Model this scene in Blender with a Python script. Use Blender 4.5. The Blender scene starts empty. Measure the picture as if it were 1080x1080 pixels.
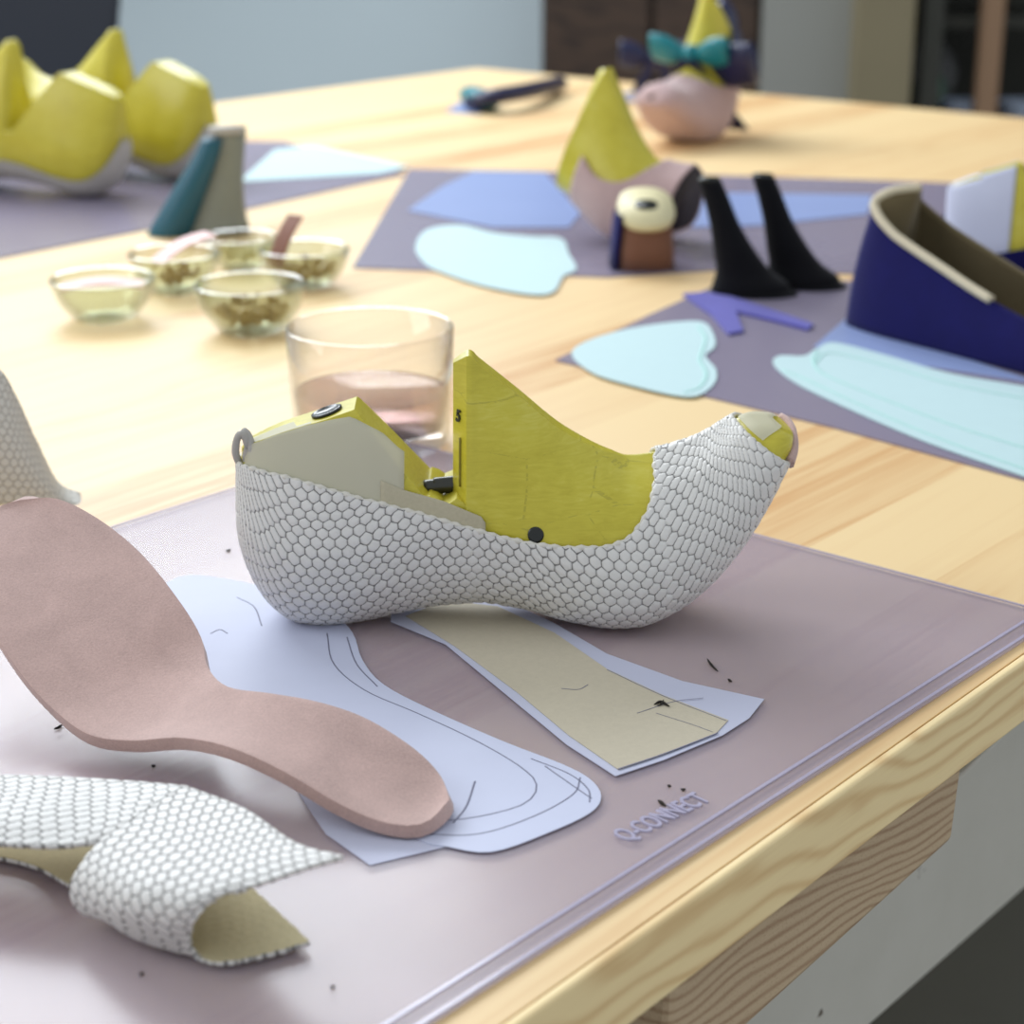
import bpy, bmesh, math, random
import numpy as np
from mathutils import Vector, Matrix

random.seed(7)
S = bpy.context.scene
COL = S.collection

# ------------------------------------------------------------------ camera
FPX = 2019.0                      # focal length in pixels of the 1080 frame
TH = math.radians(19.25)          # downward pitch
CH = 0.33                         # camera height over the table top (z = 0)
cam_d = bpy.data.cameras.new('camera')
cam = bpy.data.objects.new('camera', cam_d); COL.objects.link(cam)
cam.location = (0, 0, CH); cam.rotation_euler = (math.pi/2 - TH, 0, 0)
cam_d.sensor_width = 36; cam_d.lens = 36*FPX/1080
cam_d.clip_start = 0.05
cam_d.dof.use_dof = True; cam_d.dof.focus_distance = 0.78; cam_d.dof.aperture_fstop = 10.0
cam_d.dof.aperture_blades = 0
S.camera = cam

# ------------------------------------------------------------------ world, light, exposure
W = bpy.data.worlds.new('daylight'); S.world = W; W.use_nodes = True
bg = W.node_tree.nodes['Background']
bg.inputs[0].default_value = (0.88, 0.94, 1.0, 1); bg.inputs[1].default_value = 0.62

def area(name, loc, target, sx, sy, power, col):
    d = bpy.data.lights.new(name, 'AREA'); d.shape = 'RECTANGLE'; d.size = sx; d.size_y = sy
    d.energy = power; d.color = col
    o = bpy.data.objects.new(name, d); COL.objects.link(o); o.location = loc
    o.rotation_euler = (Vector(target)-Vector(loc)).to_track_quat('-Z', 'Y').to_euler()
    return o
area('window_daylight', (-1.2, 3.3, 1.7), (0.0, 0.9, 0.0), 2.4, 1.3, 88, (0.89, 0.945, 1.0))
area('side_window_daylight', (-2.3, 0.7, 1.5), (0, 1.0, 0), 1.4, 1.2, 16, (0.95, 0.98, 1.0))

S.view_settings.view_transform = 'Standard'; S.view_settings.look = 'None'
S.view_settings.gamma = 1; S.view_settings.use_curve_mapping = False
S.view_settings.exposure = 0.18

# ------------------------------------------------------------------ geometry helpers
FV = np.array([0, math.cos(TH), -math.sin(TH)]); UV_ = np.array([0, math.sin(TH), math.cos(TH)]); RV = np.array([1., 0, 0])
CP = np.array([0, 0, CH])
def ray(x, y): return FV + (x-540)/FPX*RV - (y-540)/FPX*UV_
def G(x, y, z=0.0):
    d = ray(x, y); return CP + d*(z-CH)/d[2]
def PL(x, y, P, n):
    d = ray(x, y); return CP + d*np.dot(P-CP, n)/np.dot(d, n)

def pchip(xs, ys, x):
    xs = np.asarray(xs, float); ys = np.asarray(ys, float); x = np.asarray(x, float)
    h = np.diff(xs); d = np.diff(ys)/h; m = np.zeros(len(xs))
    for i in range(1, len(xs)-1):
        if d[i-1]*d[i] > 0:
            w1 = 2*h[i]+h[i-1]; w2 = h[i]+2*h[i-1]; m[i] = (w1+w2)/(w1/d[i-1]+w2/d[i])
    m[0], m[-1] = d[0], d[-1]
    i = np.clip(np.searchsorted(xs, x)-1, 0, len(h)-1); t = np.clip((x-xs[i])/h[i], 0, 1)
    return (ys[i]*(2*t**3-3*t**2+1)+h[i]*m[i]*(t**3-2*t**2+t)+ys[i+1]*(3*t**2-2*t**3)+h[i]*m[i+1]*(t**3-t**2))

def resample(P, n, smooth=True):
    P = np.asarray(P, float)
    if smooth and len(P) > 2:
        Q = [P[0]]
        E = np.vstack([2*P[0]-P[1], P, 2*P[-1]-P[-2]])
        for i in range(len(P)-1):
            a, b, c, d = E[i], E[i+1], E[i+2], E[i+3]
            for k in range(1, 9):
                t = k/8
                Q.append(.5*((2*b)+(-a+c)*t+(2*a-5*b+4*c-d)*t*t+(-a+3*b-3*c+d)*t**3))
        P = np.array(Q)
    L = np.r_[0, np.cumsum(np.linalg.norm(np.diff(P, axis=0), axis=1))]
    t = np.linspace(0, L[-1], n)
    return np.stack([np.interp(t, L, P[:, k]) for k in range(P.shape[1])], 1)

def closed_smooth(P, k=6):
    P = np.asarray(P, float); n = len(P); Q = []
    for i in range(n):
        a, b, c, d = P[i-1], P[i], P[(i+1) % n], P[(i+2) % n]
        for j in range(k):
            t = j/k
            Q.append(.5*((2*b)+(-a+c)*t+(2*a-5*b+4*c-d)*t*t+(-a+3*b-3*c+d)*t**3))
    return np.array(Q)

def obj(name, me, mat=None, parent=None, mats=None):
    o = bpy.data.objects.new(name, me); COL.objects.link(o)
    for m in (mats or ([mat] if mat else [])): me.materials.append(m)
    if parent is not None: o.parent = parent
    return o
def tag(o, label, cat, group=None):
    o['label'] = label; o['category'] = cat
    if group: o['group'] = group
    return o
def thing(name, label, cat, loc=(0, 0, 0), rz=0, group=None):
    o = bpy.data.objects.new(name, None); COL.objects.link(o); o.empty_display_size = .02
    o.location = loc; o.rotation_euler = (0, 0, rz)
    return tag(o, label, cat, group)
def struct(o): o['kind'] = 'structure'; return o
def rel(parent, pts):
    """world points -> the parent's local frame (parents are unscaled or scaled empties)"""
    M = Matrix.LocRotScale(parent.location, parent.rotation_euler, parent.scale).inverted()
    R = np.array(M.to_3x3()); t = np.array(M.translation)
    return np.asarray(pts) @ R.T + t

def mesh_from(name, V, F, smooth=True, uv=None, mi=None):
    me = bpy.data.meshes.new(name)
    me.from_pydata([tuple(map(float, v)) for v in V], [], [tuple(map(int, f)) for f in F])
    if uv is not None:
        l = me.uv_layers.new(name='UVMap'); uv = np.asarray(uv)
        idx = np.zeros(len(me.loops), int); me.loops.foreach_get('vertex_index', idx)
        l.data.foreach_set('uv', uv[idx].astype(np.float32).ravel())
    if mi is not None: me.polygons.foreach_set('material_index', np.asarray(mi, np.int32))
    me.update()
    if smooth: me.shade_smooth()
    return me
def fix_normals(me):
    bm = bmesh.new(); bm.from_mesh(me); bmesh.ops.recalc_face_normals(bm, faces=bm.faces); bm.to_mesh(me); bm.free(); return me
def grid_faces(n, m, off=0, wrap=False):
    F = []
    for i in range(n-1):
        for j in range(m if wrap else m-1):
            j2 = (j+1) % m
            F.append((off+i*m+j, off+(i+1)*m+j, off+(i+1)*m+j2, off+i*m+j2))
    return F
def grid_mesh(name, A, uv=None, smooth=True):
    n, m = A.shape[:2]
    return mesh_from(name, A.reshape(-1, 3), grid_faces(n, m), smooth, None if uv is None else uv.reshape(-1, 2))
def loft_closed(name, A, cap=True, smooth=True):
    """A[n sections, m points of a closed loop, 3]"""
    n, m = A.shape[:2]
    V = A.reshape(-1, 3); F = grid_faces(n, m, 0, True)
    if cap:
        F.append(tuple(range(m))); F.append(tuple(range((n-1)*m, n*m)))
    return fix_normals(mesh_from(name, V, F, smooth))
def auto_smooth(o, ang=40):
    me = o.data
    bm = bmesh.new(); bm.from_mesh(me)
    for e in bm.edges:
        if len(e.link_faces) == 2 and e.calc_face_angle(0) > math.radians(ang): e.smooth = False
    bm.to_mesh(me); bm.free(); return o
def bevel(o, w, seg=2, ang=35):
    b = o.modifiers.new('bevel', 'BEVEL'); b.width = w; b.segments = seg; b.limit_method = 'ANGLE'; b.angle_limit = math.radians(ang); return o
def box_me(name, lo, hi):
    x0, y0, z0 = lo; x1, y1, z1 = hi
    V = [(x0, y0, z0), (x1, y0, z0), (x1, y1, z0), (x0, y1, z0), (x0, y0, z1), (x1, y0, z1), (x1, y1, z1), (x0, y1, z1)]
    F = [(3, 2, 1, 0), (4, 5, 6, 7), (0, 1, 5, 4), (1, 2, 6, 5), (2, 3, 7, 6), (3, 0, 4, 7)]
    return mesh_from(name, V, F, False)
def prism_me(name, pts, dv, smooth=False):
    """extrude a planar world polygon by vector dv"""
    pts = np.asarray(pts); n = len(pts); V = np.vstack([pts, pts+np.asarray(dv)])
    F = [tuple(range(n)), tuple(range(2*n-1, n-1, -1))]+[(i, i+n, (i+1) % n+n, (i+1) % n) for i in range(n)]
    return fix_normals(mesh_from(name, V, F, smooth))
def flat_piece(name, px, z, th, mat, smooth=0, parent=None):
    P = np.array([G(x, y, z) for x, y in px])
    if smooth: P = closed_smooth(P, smooth)
    c = P.mean(0)
    if parent is None:
        o = obj(name, prism_me(name, P-c, (0, 0, th)), mat); o.location = c; return o
    return obj(name, prism_me(name, rel(parent, P), (0, 0, th)), mat, parent)
def tube_me(name, P, r, seg=8, closed=False, flat=1.0):
    P = np.asarray(P, float); n = len(P); rr = np.broadcast_to(np.asarray(r, float), (n,))
    T = np.gradient(P, axis=0)
    if closed: T = (np.roll(P, -1, 0)-np.roll(P, 1, 0))
    T /= np.linalg.norm(T, axis=1)[:, None]+1e-12
    up = np.array([0, 0, 1.]); A = []
    for i in range(n):
        a = np.cross(T[i], up)
        if np.linalg.norm(a) < 1e-3: a = np.cross(T[i], [1, 0, 0])
        a /= np.linalg.norm(a); b = np.cross(a, T[i])
        A.append([P[i]+rr[i]*(math.cos(t)*a+flat*math.sin(t)*b) for t in np.linspace(0, 2*math.pi, seg, endpoint=False)])
    A = np.array(A)
    if closed: A = np.concatenate([A, A[:1]])
    return loft_closed(name, A, not closed)
def lathe_me(name, prof, seg=48):
    """prof: closed ring of (r, z) or open profile touching the axis"""
    V = []; F = []; n = len(prof)
    for k in range(seg):
        a = 2*math.pi*k/seg
        for r, z in prof: V.append((r*math.cos(a), r*math.sin(a), z))
    for k in range(seg):
        k2 = (k+1) % seg
        for i in range(n-1): F.append((k*n+i, k2*n+i, k2*n+i+1, k*n+i+1))
    me = mesh_from(name, V, F)
    bm = bmesh.new(); bm.from_mesh(me); bmesh.ops.remove_doubles(bm, verts=bm.verts, dist=1e-6)
    bmesh.ops.recalc_face_normals(bm, faces=bm.faces); bm.to_mesh(me); bm.free(); me.shade_smooth()
    return me
def copy_tree(o, parent=None):
    c = o.copy(); COL.objects.link(c)
    if parent is not None: c.parent = parent
    for ch in list(o.children): copy_tree(ch, c)
    return c

# ------------------------------------------------------------------ materials
class N:
    def __init__(s, name):
        s.m = bpy.data.materials.new(name); s.m.use_nodes = True; s.t = s.m.node_tree
        s.t.nodes.clear(); s.out = s.n('ShaderNodeOutputMaterial')
    def n(s, typ, **kw):
        n = s.t.nodes.new(typ)
        for k, v in kw.items(): setattr(n, k, v)
        return n
    def set(s, inp, v):
        if isinstance(v, bpy.types.NodeSocket): s.t.links.new(v, inp)
        elif isinstance(v, (tuple, list)):
            inp.default_value = (*v, 1) if len(v) == 3 and inp.type == 'RGBA' else v
        else: inp.default_value = v
    def math(s, op, a, b=None, c=None):
        n = s.n('ShaderNodeMath', operation=op)
        for i, v in enumerate((a, b, c)):
            if v is not None: s.set(n.inputs[i], v)
        return n.outputs[0]
    def mix(s, f, a, b):
        n = s.n('ShaderNodeMix', data_type='RGBA'); s.set(n.inputs[0], f); s.set(n.inputs[6], a); s.set(n.inputs[7], b); return n.outputs[2]
    def coord(s, which='Object', scale=(1, 1, 1)):
        c = s.n('ShaderNodeTexCoord'); m = s.n('ShaderNodeMapping'); s.t.links.new(c.outputs[which], m.inputs[0])
        m.inputs['Scale'].default_value = scale; return m.outputs[0]
    def noise(s, vec, scale, detail=3, rough=.5, dist=0):
        n = s.n('ShaderNodeTexNoise'); s.set(n.inputs['Vector'], vec); n.inputs['Scale'].default_value = scale
        n.inputs['Detail'].default_value = detail; n.inputs['Roughness'].default_value = rough; n.inputs['Distortion'].default_value = dist
        return n.outputs[0]
    def ramp(s, f, stops):
        n = s.n('ShaderNodeValToRGB'); s.set(n.inputs[0], f); cr = n.color_ramp
        while len(cr.elements) < len(stops): cr.elements.new(.5)
        for e, (p, c) in zip(cr.elements, stops):
            e.position = p; e.color = (*c, 1) if not isinstance(c, (int, float)) else (c, c, c, 1)
        return n.outputs[0]
    def bump(s, h, strength=.3, dist=.001):
        n = s.n('ShaderNodeBump'); s.set(n.inputs['Height'], h); n.inputs['Strength'].default_value = strength; n.inputs['Distance'].default_value = dist
        return n.outputs[0]
    def pbr(s, col, rough=.5, normal=None, alpha=None, **kw):
        p = s.n('ShaderNodeBsdfPrincipled'); s.set(p.inputs['Base Color'], col); s.set(p.inputs['Roughness'], rough)
        if normal is not None: s.set(p.inputs['Normal'], normal)
        if alpha is not None: s.set(p.inputs['Alpha'], alpha)
        for k, v in kw.items(): s.set(p.inputs[k], v)
        s.t.links.new(p.outputs[0], s.out.inputs[0]); return s.m

def srgb(r, g, b):
    f = lambda c: (c/255/12.92) if c/255 <= .04045 else ((c/255+.055)/1.055)**2.4
    return (f(r), f(g), f(b))

def m_simple(name, col, rough=.5, bump=0, scale=300, var=.12, **kw):
    k = N(name); v = k.coord(); n = k.noise(v, scale, 4, .6)
    c = k.mix(n, tuple(x*(1-var) for x in col), tuple(min(1, x*(1+var)) for x in col))
    return k.pbr(c, rough, k.bump(n, bump) if bump else None, **kw)

def m_wood(name, light, dark, strip=.07, ring=False, rough=.45):
    k = N(name); tc = k.n('ShaderNodeTexCoord'); sep = k.n('ShaderNodeSeparateXYZ'); k.t.links.new(tc.outputs['Object'], sep.inputs[0])
    x, y, z = sep.outputs
    row = k.math('FLOOR', k.math('DIVIDE', y, strip))
    wn = k.n('ShaderNodeTexWhiteNoise', noise_dimensions='1D'); k.set(wn.inputs['W'], row); rnd = wn.outputs[0]
    cmb = k.n('ShaderNodeCombineXYZ')
    k.set(cmb.inputs[0], k.math('ADD', k.math('MULTIPLY', x, 1.1), k.math('MULTIPLY', rnd, 17.0)))
    k.set(cmb.inputs[1], k.math('MULTIPLY', y, 16.0)); k.set(cmb.inputs[2], k.math('MULTIPLY', z, 16.0))
    g1 = k.noise(cmb.outputs[0], 2.2, 3, .55, .6)
    c2 = k.n('ShaderNodeCombineXYZ')
    k.set(c2.inputs[0], k.math('MULTIPLY', x, 3.0)); k.set(c2.inputs[1], k.math('MULTIPLY', y, 260.0)); k.set(c2.inputs[2], k.math('MULTIPLY', z, 260.0))
    g2 = k.noise(c2.outputs[0], 1.0, 3, .6)
    wave = k.math('SINE', k.math('MULTIPLY', g1, 34.0))
    f = k.math('ADD', k.math('MULTIPLY', g1, .45), k.math('MULTIPLY', wave, .10))
    f = k.math('ADD', f, k.math('MULTIPLY', k.math('SUBTRACT', g2, .5), .38))
    f = k.math('ADD', f, k.math('MULTIPLY', k.math('SUBTRACT', rnd, .5), .75))
    mid = tuple((a+b)/2 for a, b in zip(light, dark))
    col = k.ramp(f, [(.0, light), (.35, tuple(.6*a+.4*b for a, b in zip(light, mid))), (.75, dark)])
    return k.pbr(col, rough, k.bump(g2, .08, .0005))

def m_edge(name, light, dark, rough=.55, freq=95, dist=1.0, pores=.0):
    """flat sawn face with arched growth lines; x along the board, z up"""
    k = N(name); tc = k.n('ShaderNodeTexCoord'); sep = k.n('ShaderNodeSeparateXYZ'); k.t.links.new(tc.outputs['Object'], sep.inputs[0])
    x, y, z = sep.outputs
    c = k.n('ShaderNodeCombineXYZ'); k.set(c.inputs[0], k.math('MULTIPLY', x, 7.0)); k.set(c.inputs[1], k.math('MULTIPLY', y, 12.0)); k.set(c.inputs[2], k.math('MULTIPLY', z, 18.0))
    g = k.noise(c.outputs[0], 1.0, 2, .45, .3)
    ph = k.math('ADD', k.math('MULTIPLY', k.math('ADD', z, k.math('MULTIPLY', x, .12)), freq*6.28), k.math('MULTIPLY', g, 22.0*dist))
    w = k.math('POWER', k.math('ADD', k.math('MULTIPLY', k.math('SINE', ph), .5), .5), 2.5)
    c2 = k.n('ShaderNodeCombineXYZ'); k.set(c2.inputs[0], k.math('MULTIPLY', x, 30.0)); k.set(c2.inputs[1], k.math('MULTIPLY', y, 700.0)); k.set(c2.inputs[2], k.math('MULTIPLY', z, 700.0))
    fine = k.noise(c2.outputs[0], 1.0, 2, .6)
    f = k.math('ADD', k.math('MULTIPLY', w, .75), k.math('MULTIPLY', k.math('SUBTRACT', fine, .5), .6))
    if pores:
        vo = k.n('ShaderNodeTexVoronoi'); k.t.links.new(tc.outputs['Object'], vo.inputs['Vector']); vo.inputs['Scale'].default_value = 700
        f = k.math('ADD', f, k.math('MULTIPLY', k.math('LESS_THAN', vo.outputs[0], .28), pores))
    col = k.ramp(f, [(.0, light), (1.0, dark)])
    return k.pbr(col, rough, k.bump(fine, .15, .0005))

SX, SY = .0055, .0080             # scale width, height of two scale rows (m)
def snake_np(u, v):
    uu = u+.0007*np.sin(v*170)+.0005*np.sin(u*90+1.3); vv = v+.0007*np.sin(u*140)+.0004*np.sin(v*230+u*60)
    a = uu/SX; b = vv/SY; k = (SY/SX)
    def d(a, b):
        x = a-np.floor(a)-.5; y = (b-np.floor(b)-.5)*k; return np.sqrt(x*x+y*y), x, y
    d1, x1, y1 = d(a, b); d2, x2, y2 = d(a+.5, b+.5)
    x = np.where(d1 < d2, x1, x2); e = np.clip(np.minimum(np.abs(d1-d2), 1-2*np.abs(x))/.22, 0, 1); e = e*e*(3-2*e); y = np.where(d1 < d2, y1, y2)
    return e*(.75+.5*x-.25*y)

def m_snake(name, body, line, rough=.5):
    k = N(name); tc = k.n('ShaderNodeTexCoord'); sep = k.n('ShaderNodeSeparateXYZ'); k.t.links.new(tc.outputs['UV'], sep.inputs[0])
    u, v = sep.outputs[0], sep.outputs[1]; mu = lambda a, b: k.math('MULTIPLY', a, b); ad = lambda a, b: k.math('ADD', a, b); sn = lambda a: k.math('SINE', a)
    uu = ad(u, ad(mu(sn(mu(v, 170.0)), .0007), mu(sn(ad(mu(u, 90.0), 1.3)), .0005)))
    vv = ad(v, ad(mu(sn(mu(u, 140.0)), .0007), mu(sn(ad(mu(v, 230.0), mu(u, 60.0))), .0004)))
    a = k.math('DIVIDE', uu, SX); b = k.math('DIVIDE', vv, SY); kk = SY/SX
    def d(a, b):
        x = k.math('SUBTRACT', k.math('FRACT', a), .5); y = mu(k.math('SUBTRACT', k.math('FRACT', b), .5), kk)
        return k.math('SQRT', ad(mu(x, x), mu(y, y))), x, y
    d1, x1, y1 = d(a, b); d2, x2, y2 = d(ad(a, .5), ad(b, .5))
    sel = k.math('LESS_THAN', d1, d2)
    def pick(p, q): return ad(mu(sel, p), mu(k.math('SUBTRACT', 1.0, sel), q))
    x = pick(x1, x2); y = pick(y1, y2)
    gap = k.math('MINIMUM', k.math('ABSOLUTE', k.math('SUBTRACT', d1, d2)), k.math('SUBTRACT', 1.0, mu(k.math('ABSOLUTE', x), 2.0)))
    e = k.math('DIVIDE', gap, .22); e.node.use_clamp = True
    # the joint line is wider on the free edge of a scale
    side = k.math('SUBTRACT', k.math('MULTIPLY', y, .55), k.math('MULTIPLY', x, .75))
    wdt = k.math('ADD', .44, k.math('MULTIPLY', side, .85)); wdt = k.math('MAXIMUM', wdt, .10)
    ln = k.math('LESS_THAN', e, wdt)
    soft = k.math('SUBTRACT', 1.0, k.math('DIVIDE', e, k.math('MULTIPLY', wdt, 1.6))); soft.node.use_clamp = True
    nz = k.noise(tc.outputs['UV'], 160, 4, .6)
    nz2 = k.noise(tc.outputs['UV'], 1500, 2, .6)
    base = k.mix(nz, tuple(c*.93 for c in body), tuple(min(1, c*1.05) for c in body))
    col = k.mix(k.math('MULTIPLY', soft, k.math('ADD', .68, k.math('MULTIPLY', nz, .6))), base, line)
    e2 = k.math('SUBTRACT', mu(k.math('SMOOTH_MIN', e, .8, .3), ad(.75, k.math('SUBTRACT', mu(x, .5), mu(y, .25)))), k.math('MULTIPLY', nz2, .05))
    return k.pbr(col, rough, k.bump(e2, .7, .0007))

def m_suede(name, col, var=.16, scale=900, sheen=.4, rough=.95):
    k = N(name); v = k.coord(); n = k.noise(v, scale, 3, .7); n2 = k.noise(v, 45, 4, .6, .4)
    f = k.math('ADD', k.math('MULTIPLY', n, .55), k.math('MULTIPLY', n2, .45))
    c = k.ramp(f, [(.3, tuple(x*(1-var) for x in col)), (.7, tuple(min(1, x*(1+var)) for x in col))])
    m = k.pbr(c, rough, k.bump(n, .35, .0006)); p = [x for x in k.t.nodes if x.type == 'BSDF_PRINCIPLED'][0]
    p.inputs['Sheen Weight'].default_value = sheen; p.inputs['Sheen Roughness'].default_value = .5; p.inputs['Specular IOR Level'].default_value = .2
    return m

def m_thin_glass(name, tint, f0=1.0, ior=1.5, rough=.02):
    k = N(name); lw = k.n('ShaderNodeLayerWeight'); lw.inputs[0].default_value = .5; fac = k.math('ADD', .03, k.math('MULTIPLY', k.math('POWER', lw.outputs['Facing'], 3.0), .85))
    t = k.n('ShaderNodeBsdfTransparent'); k.set(t.inputs[0], k.mix(k.math('POWER', lw.outputs['Facing'], 4.0), tint, tuple(c*.55 for c in tint)))
    g = k.n('ShaderNodeBsdfGlossy'); g.inputs[0].default_value = (1, 1, 1, 1); g.inputs['Roughness'].default_value = rough
    mx = k.n('ShaderNodeMixShader'); k.set(mx.inputs[0], k.math('MULTIPLY', fac, f0))
    k.t.links.new(t.outputs[0], mx.inputs[1]); k.t.links.new(g.outputs[0], mx.inputs[2]); k.t.links.new(mx.outputs[0], k.out.inputs[0])
    return k.m

def m_film(name, col, alpha, rough=.22, spec=.5):
    """translucent plastic sheet: lets the surface below show through"""
    k = N(name); v = k.coord(); n = k.noise(v, 9, 3, .5)
    al = k.math('ADD', alpha-.05, k.math('MULTIPLY', n, .1))
    return k.pbr(col, rough, None, al, **{'Specular IOR Level': spec})

M = {}
M['pine'] = m_wood('pine_panel', srgb(238, 208, 156), srgb(208, 156, 98))
M['edge'] = m_edge('pine_edge', srgb(252, 226, 172), srgb(224, 186, 130), freq=95, dist=1.3)
M['block'] = m_edge('fir_end_grain', srgb(198, 174, 142), srgb(160, 128, 98), freq=170, dist=2.6, pores=.3, rough=.8)
def m_chipped():
    k = N('chipped_white_paint'); v = k.coord(); n = k.noise(v, 14, 4, .65); n2 = k.noise(v, 90, 3, .6)
    chip = k.math('GREATER_THAN', k.math('ADD', k.math('MULTIPLY', n, .6), k.math('MULTIPLY', n2, .4)), .665)
    c = k.mix(n, srgb(196, 192, 180), srgb(212, 208, 198)); c = k.mix(chip, c, srgb(96, 84, 70))
    return k.pbr(c, .6, k.bump(n2, .15, .001))
M['whitepaint'] = m_chipped()
M['mat'] = m_film('lilac_clear_mat', srgb(188, 178, 198), .38, .24, .6)
M['mat_back'] = m_film('lilac_grey_mat', srgb(160, 152, 174), .66, .26, .5)
M['mat_line'] = m_simple('mat_edge_line', srgb(180, 172, 192), .15)
M['emboss'] = m_simple('embossed_clear_plastic', srgb(184, 178, 200), .1)
M['snake'] = m_snake('white_snakeskin', srgb(222, 220, 216), srgb(66, 62, 60))
M['snake_gold'] = m_snake('pale_snakeskin', srgb(214, 210, 200), srgb(150, 145, 138))
M['lining'] = m_suede('cream_lining', srgb(196, 184, 146), .12, 700, .2)
M['yellow'] = None
def m_yellow():
    k = N('yellow_last_plastic'); v = k.coord(); n = k.noise(v, 30, 4, .6); st = k.coord(scale=(1, 1, 6)); n2 = k.noise(st, 60, 4, .7, 1.5)
    c = k.ramp(k.math('ADD', k.math('MULTIPLY', n, .5), k.math('MULTIPLY', n2, .5)), [(.3, srgb(182, 168, 40)), (.52, srgb(200, 188, 58)), (.75, srgb(214, 205, 96))])
    w = k.n('ShaderNodeTexVoronoi', feature='DISTANCE_TO_EDGE'); k.set(w.inputs['Vector'], k.coord(scale=(1, 1, 1.7))); w.inputs['Scale'].default_value = 26
    ln = k.math('MULTIPLY', k.math('LESS_THAN', w.outputs[0], .008), k.math('GREATER_THAN', n2, .52))
    c = k.mix(k.math('MULTIPLY', ln, .28), c, srgb(96, 86, 20))
    return k.pbr(c, .32, k.bump(n2, .05, .0006), **{'Subsurface Weight': .0})
M['yellow'] = m_yellow()
M['groove'] = m_simple('dark_yellow_groove', srgb(128, 116, 26), .6)
M['metal'] = m_simple('dark_steel', srgb(70, 70, 66), .3, 0, 200, .1, Metallic=.8)
M['black'] = m_simple('black_hole_tube', srgb(22, 26, 22), .25)
M['ink'] = m_simple('dark_ink', srgb(40, 38, 24), .6)
M['tape'] = m_film('cream_masking_tape', srgb(214, 210, 188), .68, .6, .2)
M['tape2'] = m_simple('grey_masking_tape', srgb(184, 176, 150), .7, .15, 600)
M['thread'] = m_simple('grey_thread', srgb(176, 172, 166), .8, .4, 900)
M['pink'] = m_suede('dusty_pink_suede', srgb(193, 163, 155), .20, 1100, .35)
M['pinkgrey'] = m_suede('mauve_suede', srgb(186, 158, 156), .1, 700, .3)
M['paper'] = m_simple('white_pattern_paper', srgb(200, 204, 226), .6, 0, 60, .03)
M['paper2'] = m_film('translucent_paper', srgb(206, 208, 228), .86, .6, .2)
M['pencil'] = m_simple('pencil_line', srgb(120, 120, 142), .6)
M['beige_tape'] = m_simple('beige_fabric_tape', srgb(196, 186, 164), .75, .2, 400, .08)
M['cyan'] = m_simple('pale_cyan_card', srgb(188, 214, 216), .6, 0, 60, .03)
M['cyan_line'] = m_simple('pale_teal_outline', srgb(170, 214, 208), .6)
M['bluefilm'] = m_film('pale_blue_film', srgb(160, 178, 226), .8, .3)
M['glass'] = m_thin_glass('clear_glass', (.985, .975, .96), 1.0)
M['bowlglass'] = m_thin_glass('greenish_glass', (.86, .88, .80), 1.0)
M['water'] = m_thin_glass('water', (.78, .71, .72), .22, 1.33, .1)  # mauve tint paints the surface reflection into the water colour
M['navy'] = m_suede('navy_suede', srgb(19, 17, 80), .2, 700, .08)
M['bluestrip'] = m_suede('violet_blue_suede', srgb(66, 60, 160), .15, 700, .3)
M['blacksuede'] = m_suede('black_suede', srgb(14, 14, 18), .2, 700, .05)
M['binding'] = m_simple('beige_binding', srgb(206, 194, 168), .7, .1)
M['olive'] = m_suede('olive_lining', srgb(112, 100, 74), .1, 500, .1)
M['brownsuede'] = m_suede('brown_heel', srgb(124, 88, 72), .1, 500, .1)
M['cream'] = m_simple('cream_plastic', srgb(222, 212, 168), .5)
M['teal'] = m_simple('dark_teal_leather', srgb(26, 88, 108), .4, .1)
M['silver'] = m_simple('grey_plastic', srgb(132, 136, 124), .35, .1, 60)
M['tealsatin'] = m_simple('teal_satin', srgb(0, 118, 128), .3)
M['navysatin'] = m_simple('navy_satin', srgb(20, 24, 66), .35)
M['sole'] = m_simple('pale_grey_sole', srgb(184, 180, 172), .7)
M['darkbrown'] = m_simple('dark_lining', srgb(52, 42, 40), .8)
M['brownleather'] = m_simple('brown_leather', srgb(136, 88, 68), .6, .1)
M['pinkpaper'] = m_simple('pink_paper', srgb(244, 208, 204), .7)
M['nuts'] = m_simple('brass_tacks', srgb(186, 160, 104), .45, 0, 400, .35)
M['wall'] = m_simple('pale_blue_wall', srgb(216, 230, 236), .9, 0, 4, .02)
M['wallgrey'] = m_simple('grey_wall', srgb(150, 150, 144), .9, 0, 4, .03)
M['cabinet'] = m_edge('dark_brown_wood', srgb(74, 56, 44), srgb(46, 34, 28), freq=20, dist=1)
M['post'] = m_simple('olive_grey_post', srgb(132, 122, 96), .8, 0, 5, .1)
M['shelfdark'] = m_simple('dark_shelf', srgb(60, 60, 54), .8, 0, 8, .3)
M['tan'] = m_simple('tan_wood', srgb(142, 112, 86), .7)
M['bottle'] = m_simple('green_bottle', srgb(80, 122, 100), .3)
M['foliage'] = m_simple('dark_green', srgb(22, 52, 34), .8, 0, 20, .3)
M['greyplate'] = m_simple('grey_plate', srgb(116, 116, 116), .5)
M['blueware'] = m_simple('pale_blue_ware', srgb(160, 172, 192), .5)
M['floor'] = m_simple('grey_concrete', srgb(106, 106, 98), .85, .1, 12, .08)
M['chairgrey'] = m_simple('charcoal_fabric', srgb(62, 66, 76), .9, .1, 300)
M['scrap'] = m_simple('dark_scrap', srgb(40, 34, 28), .9)

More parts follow.
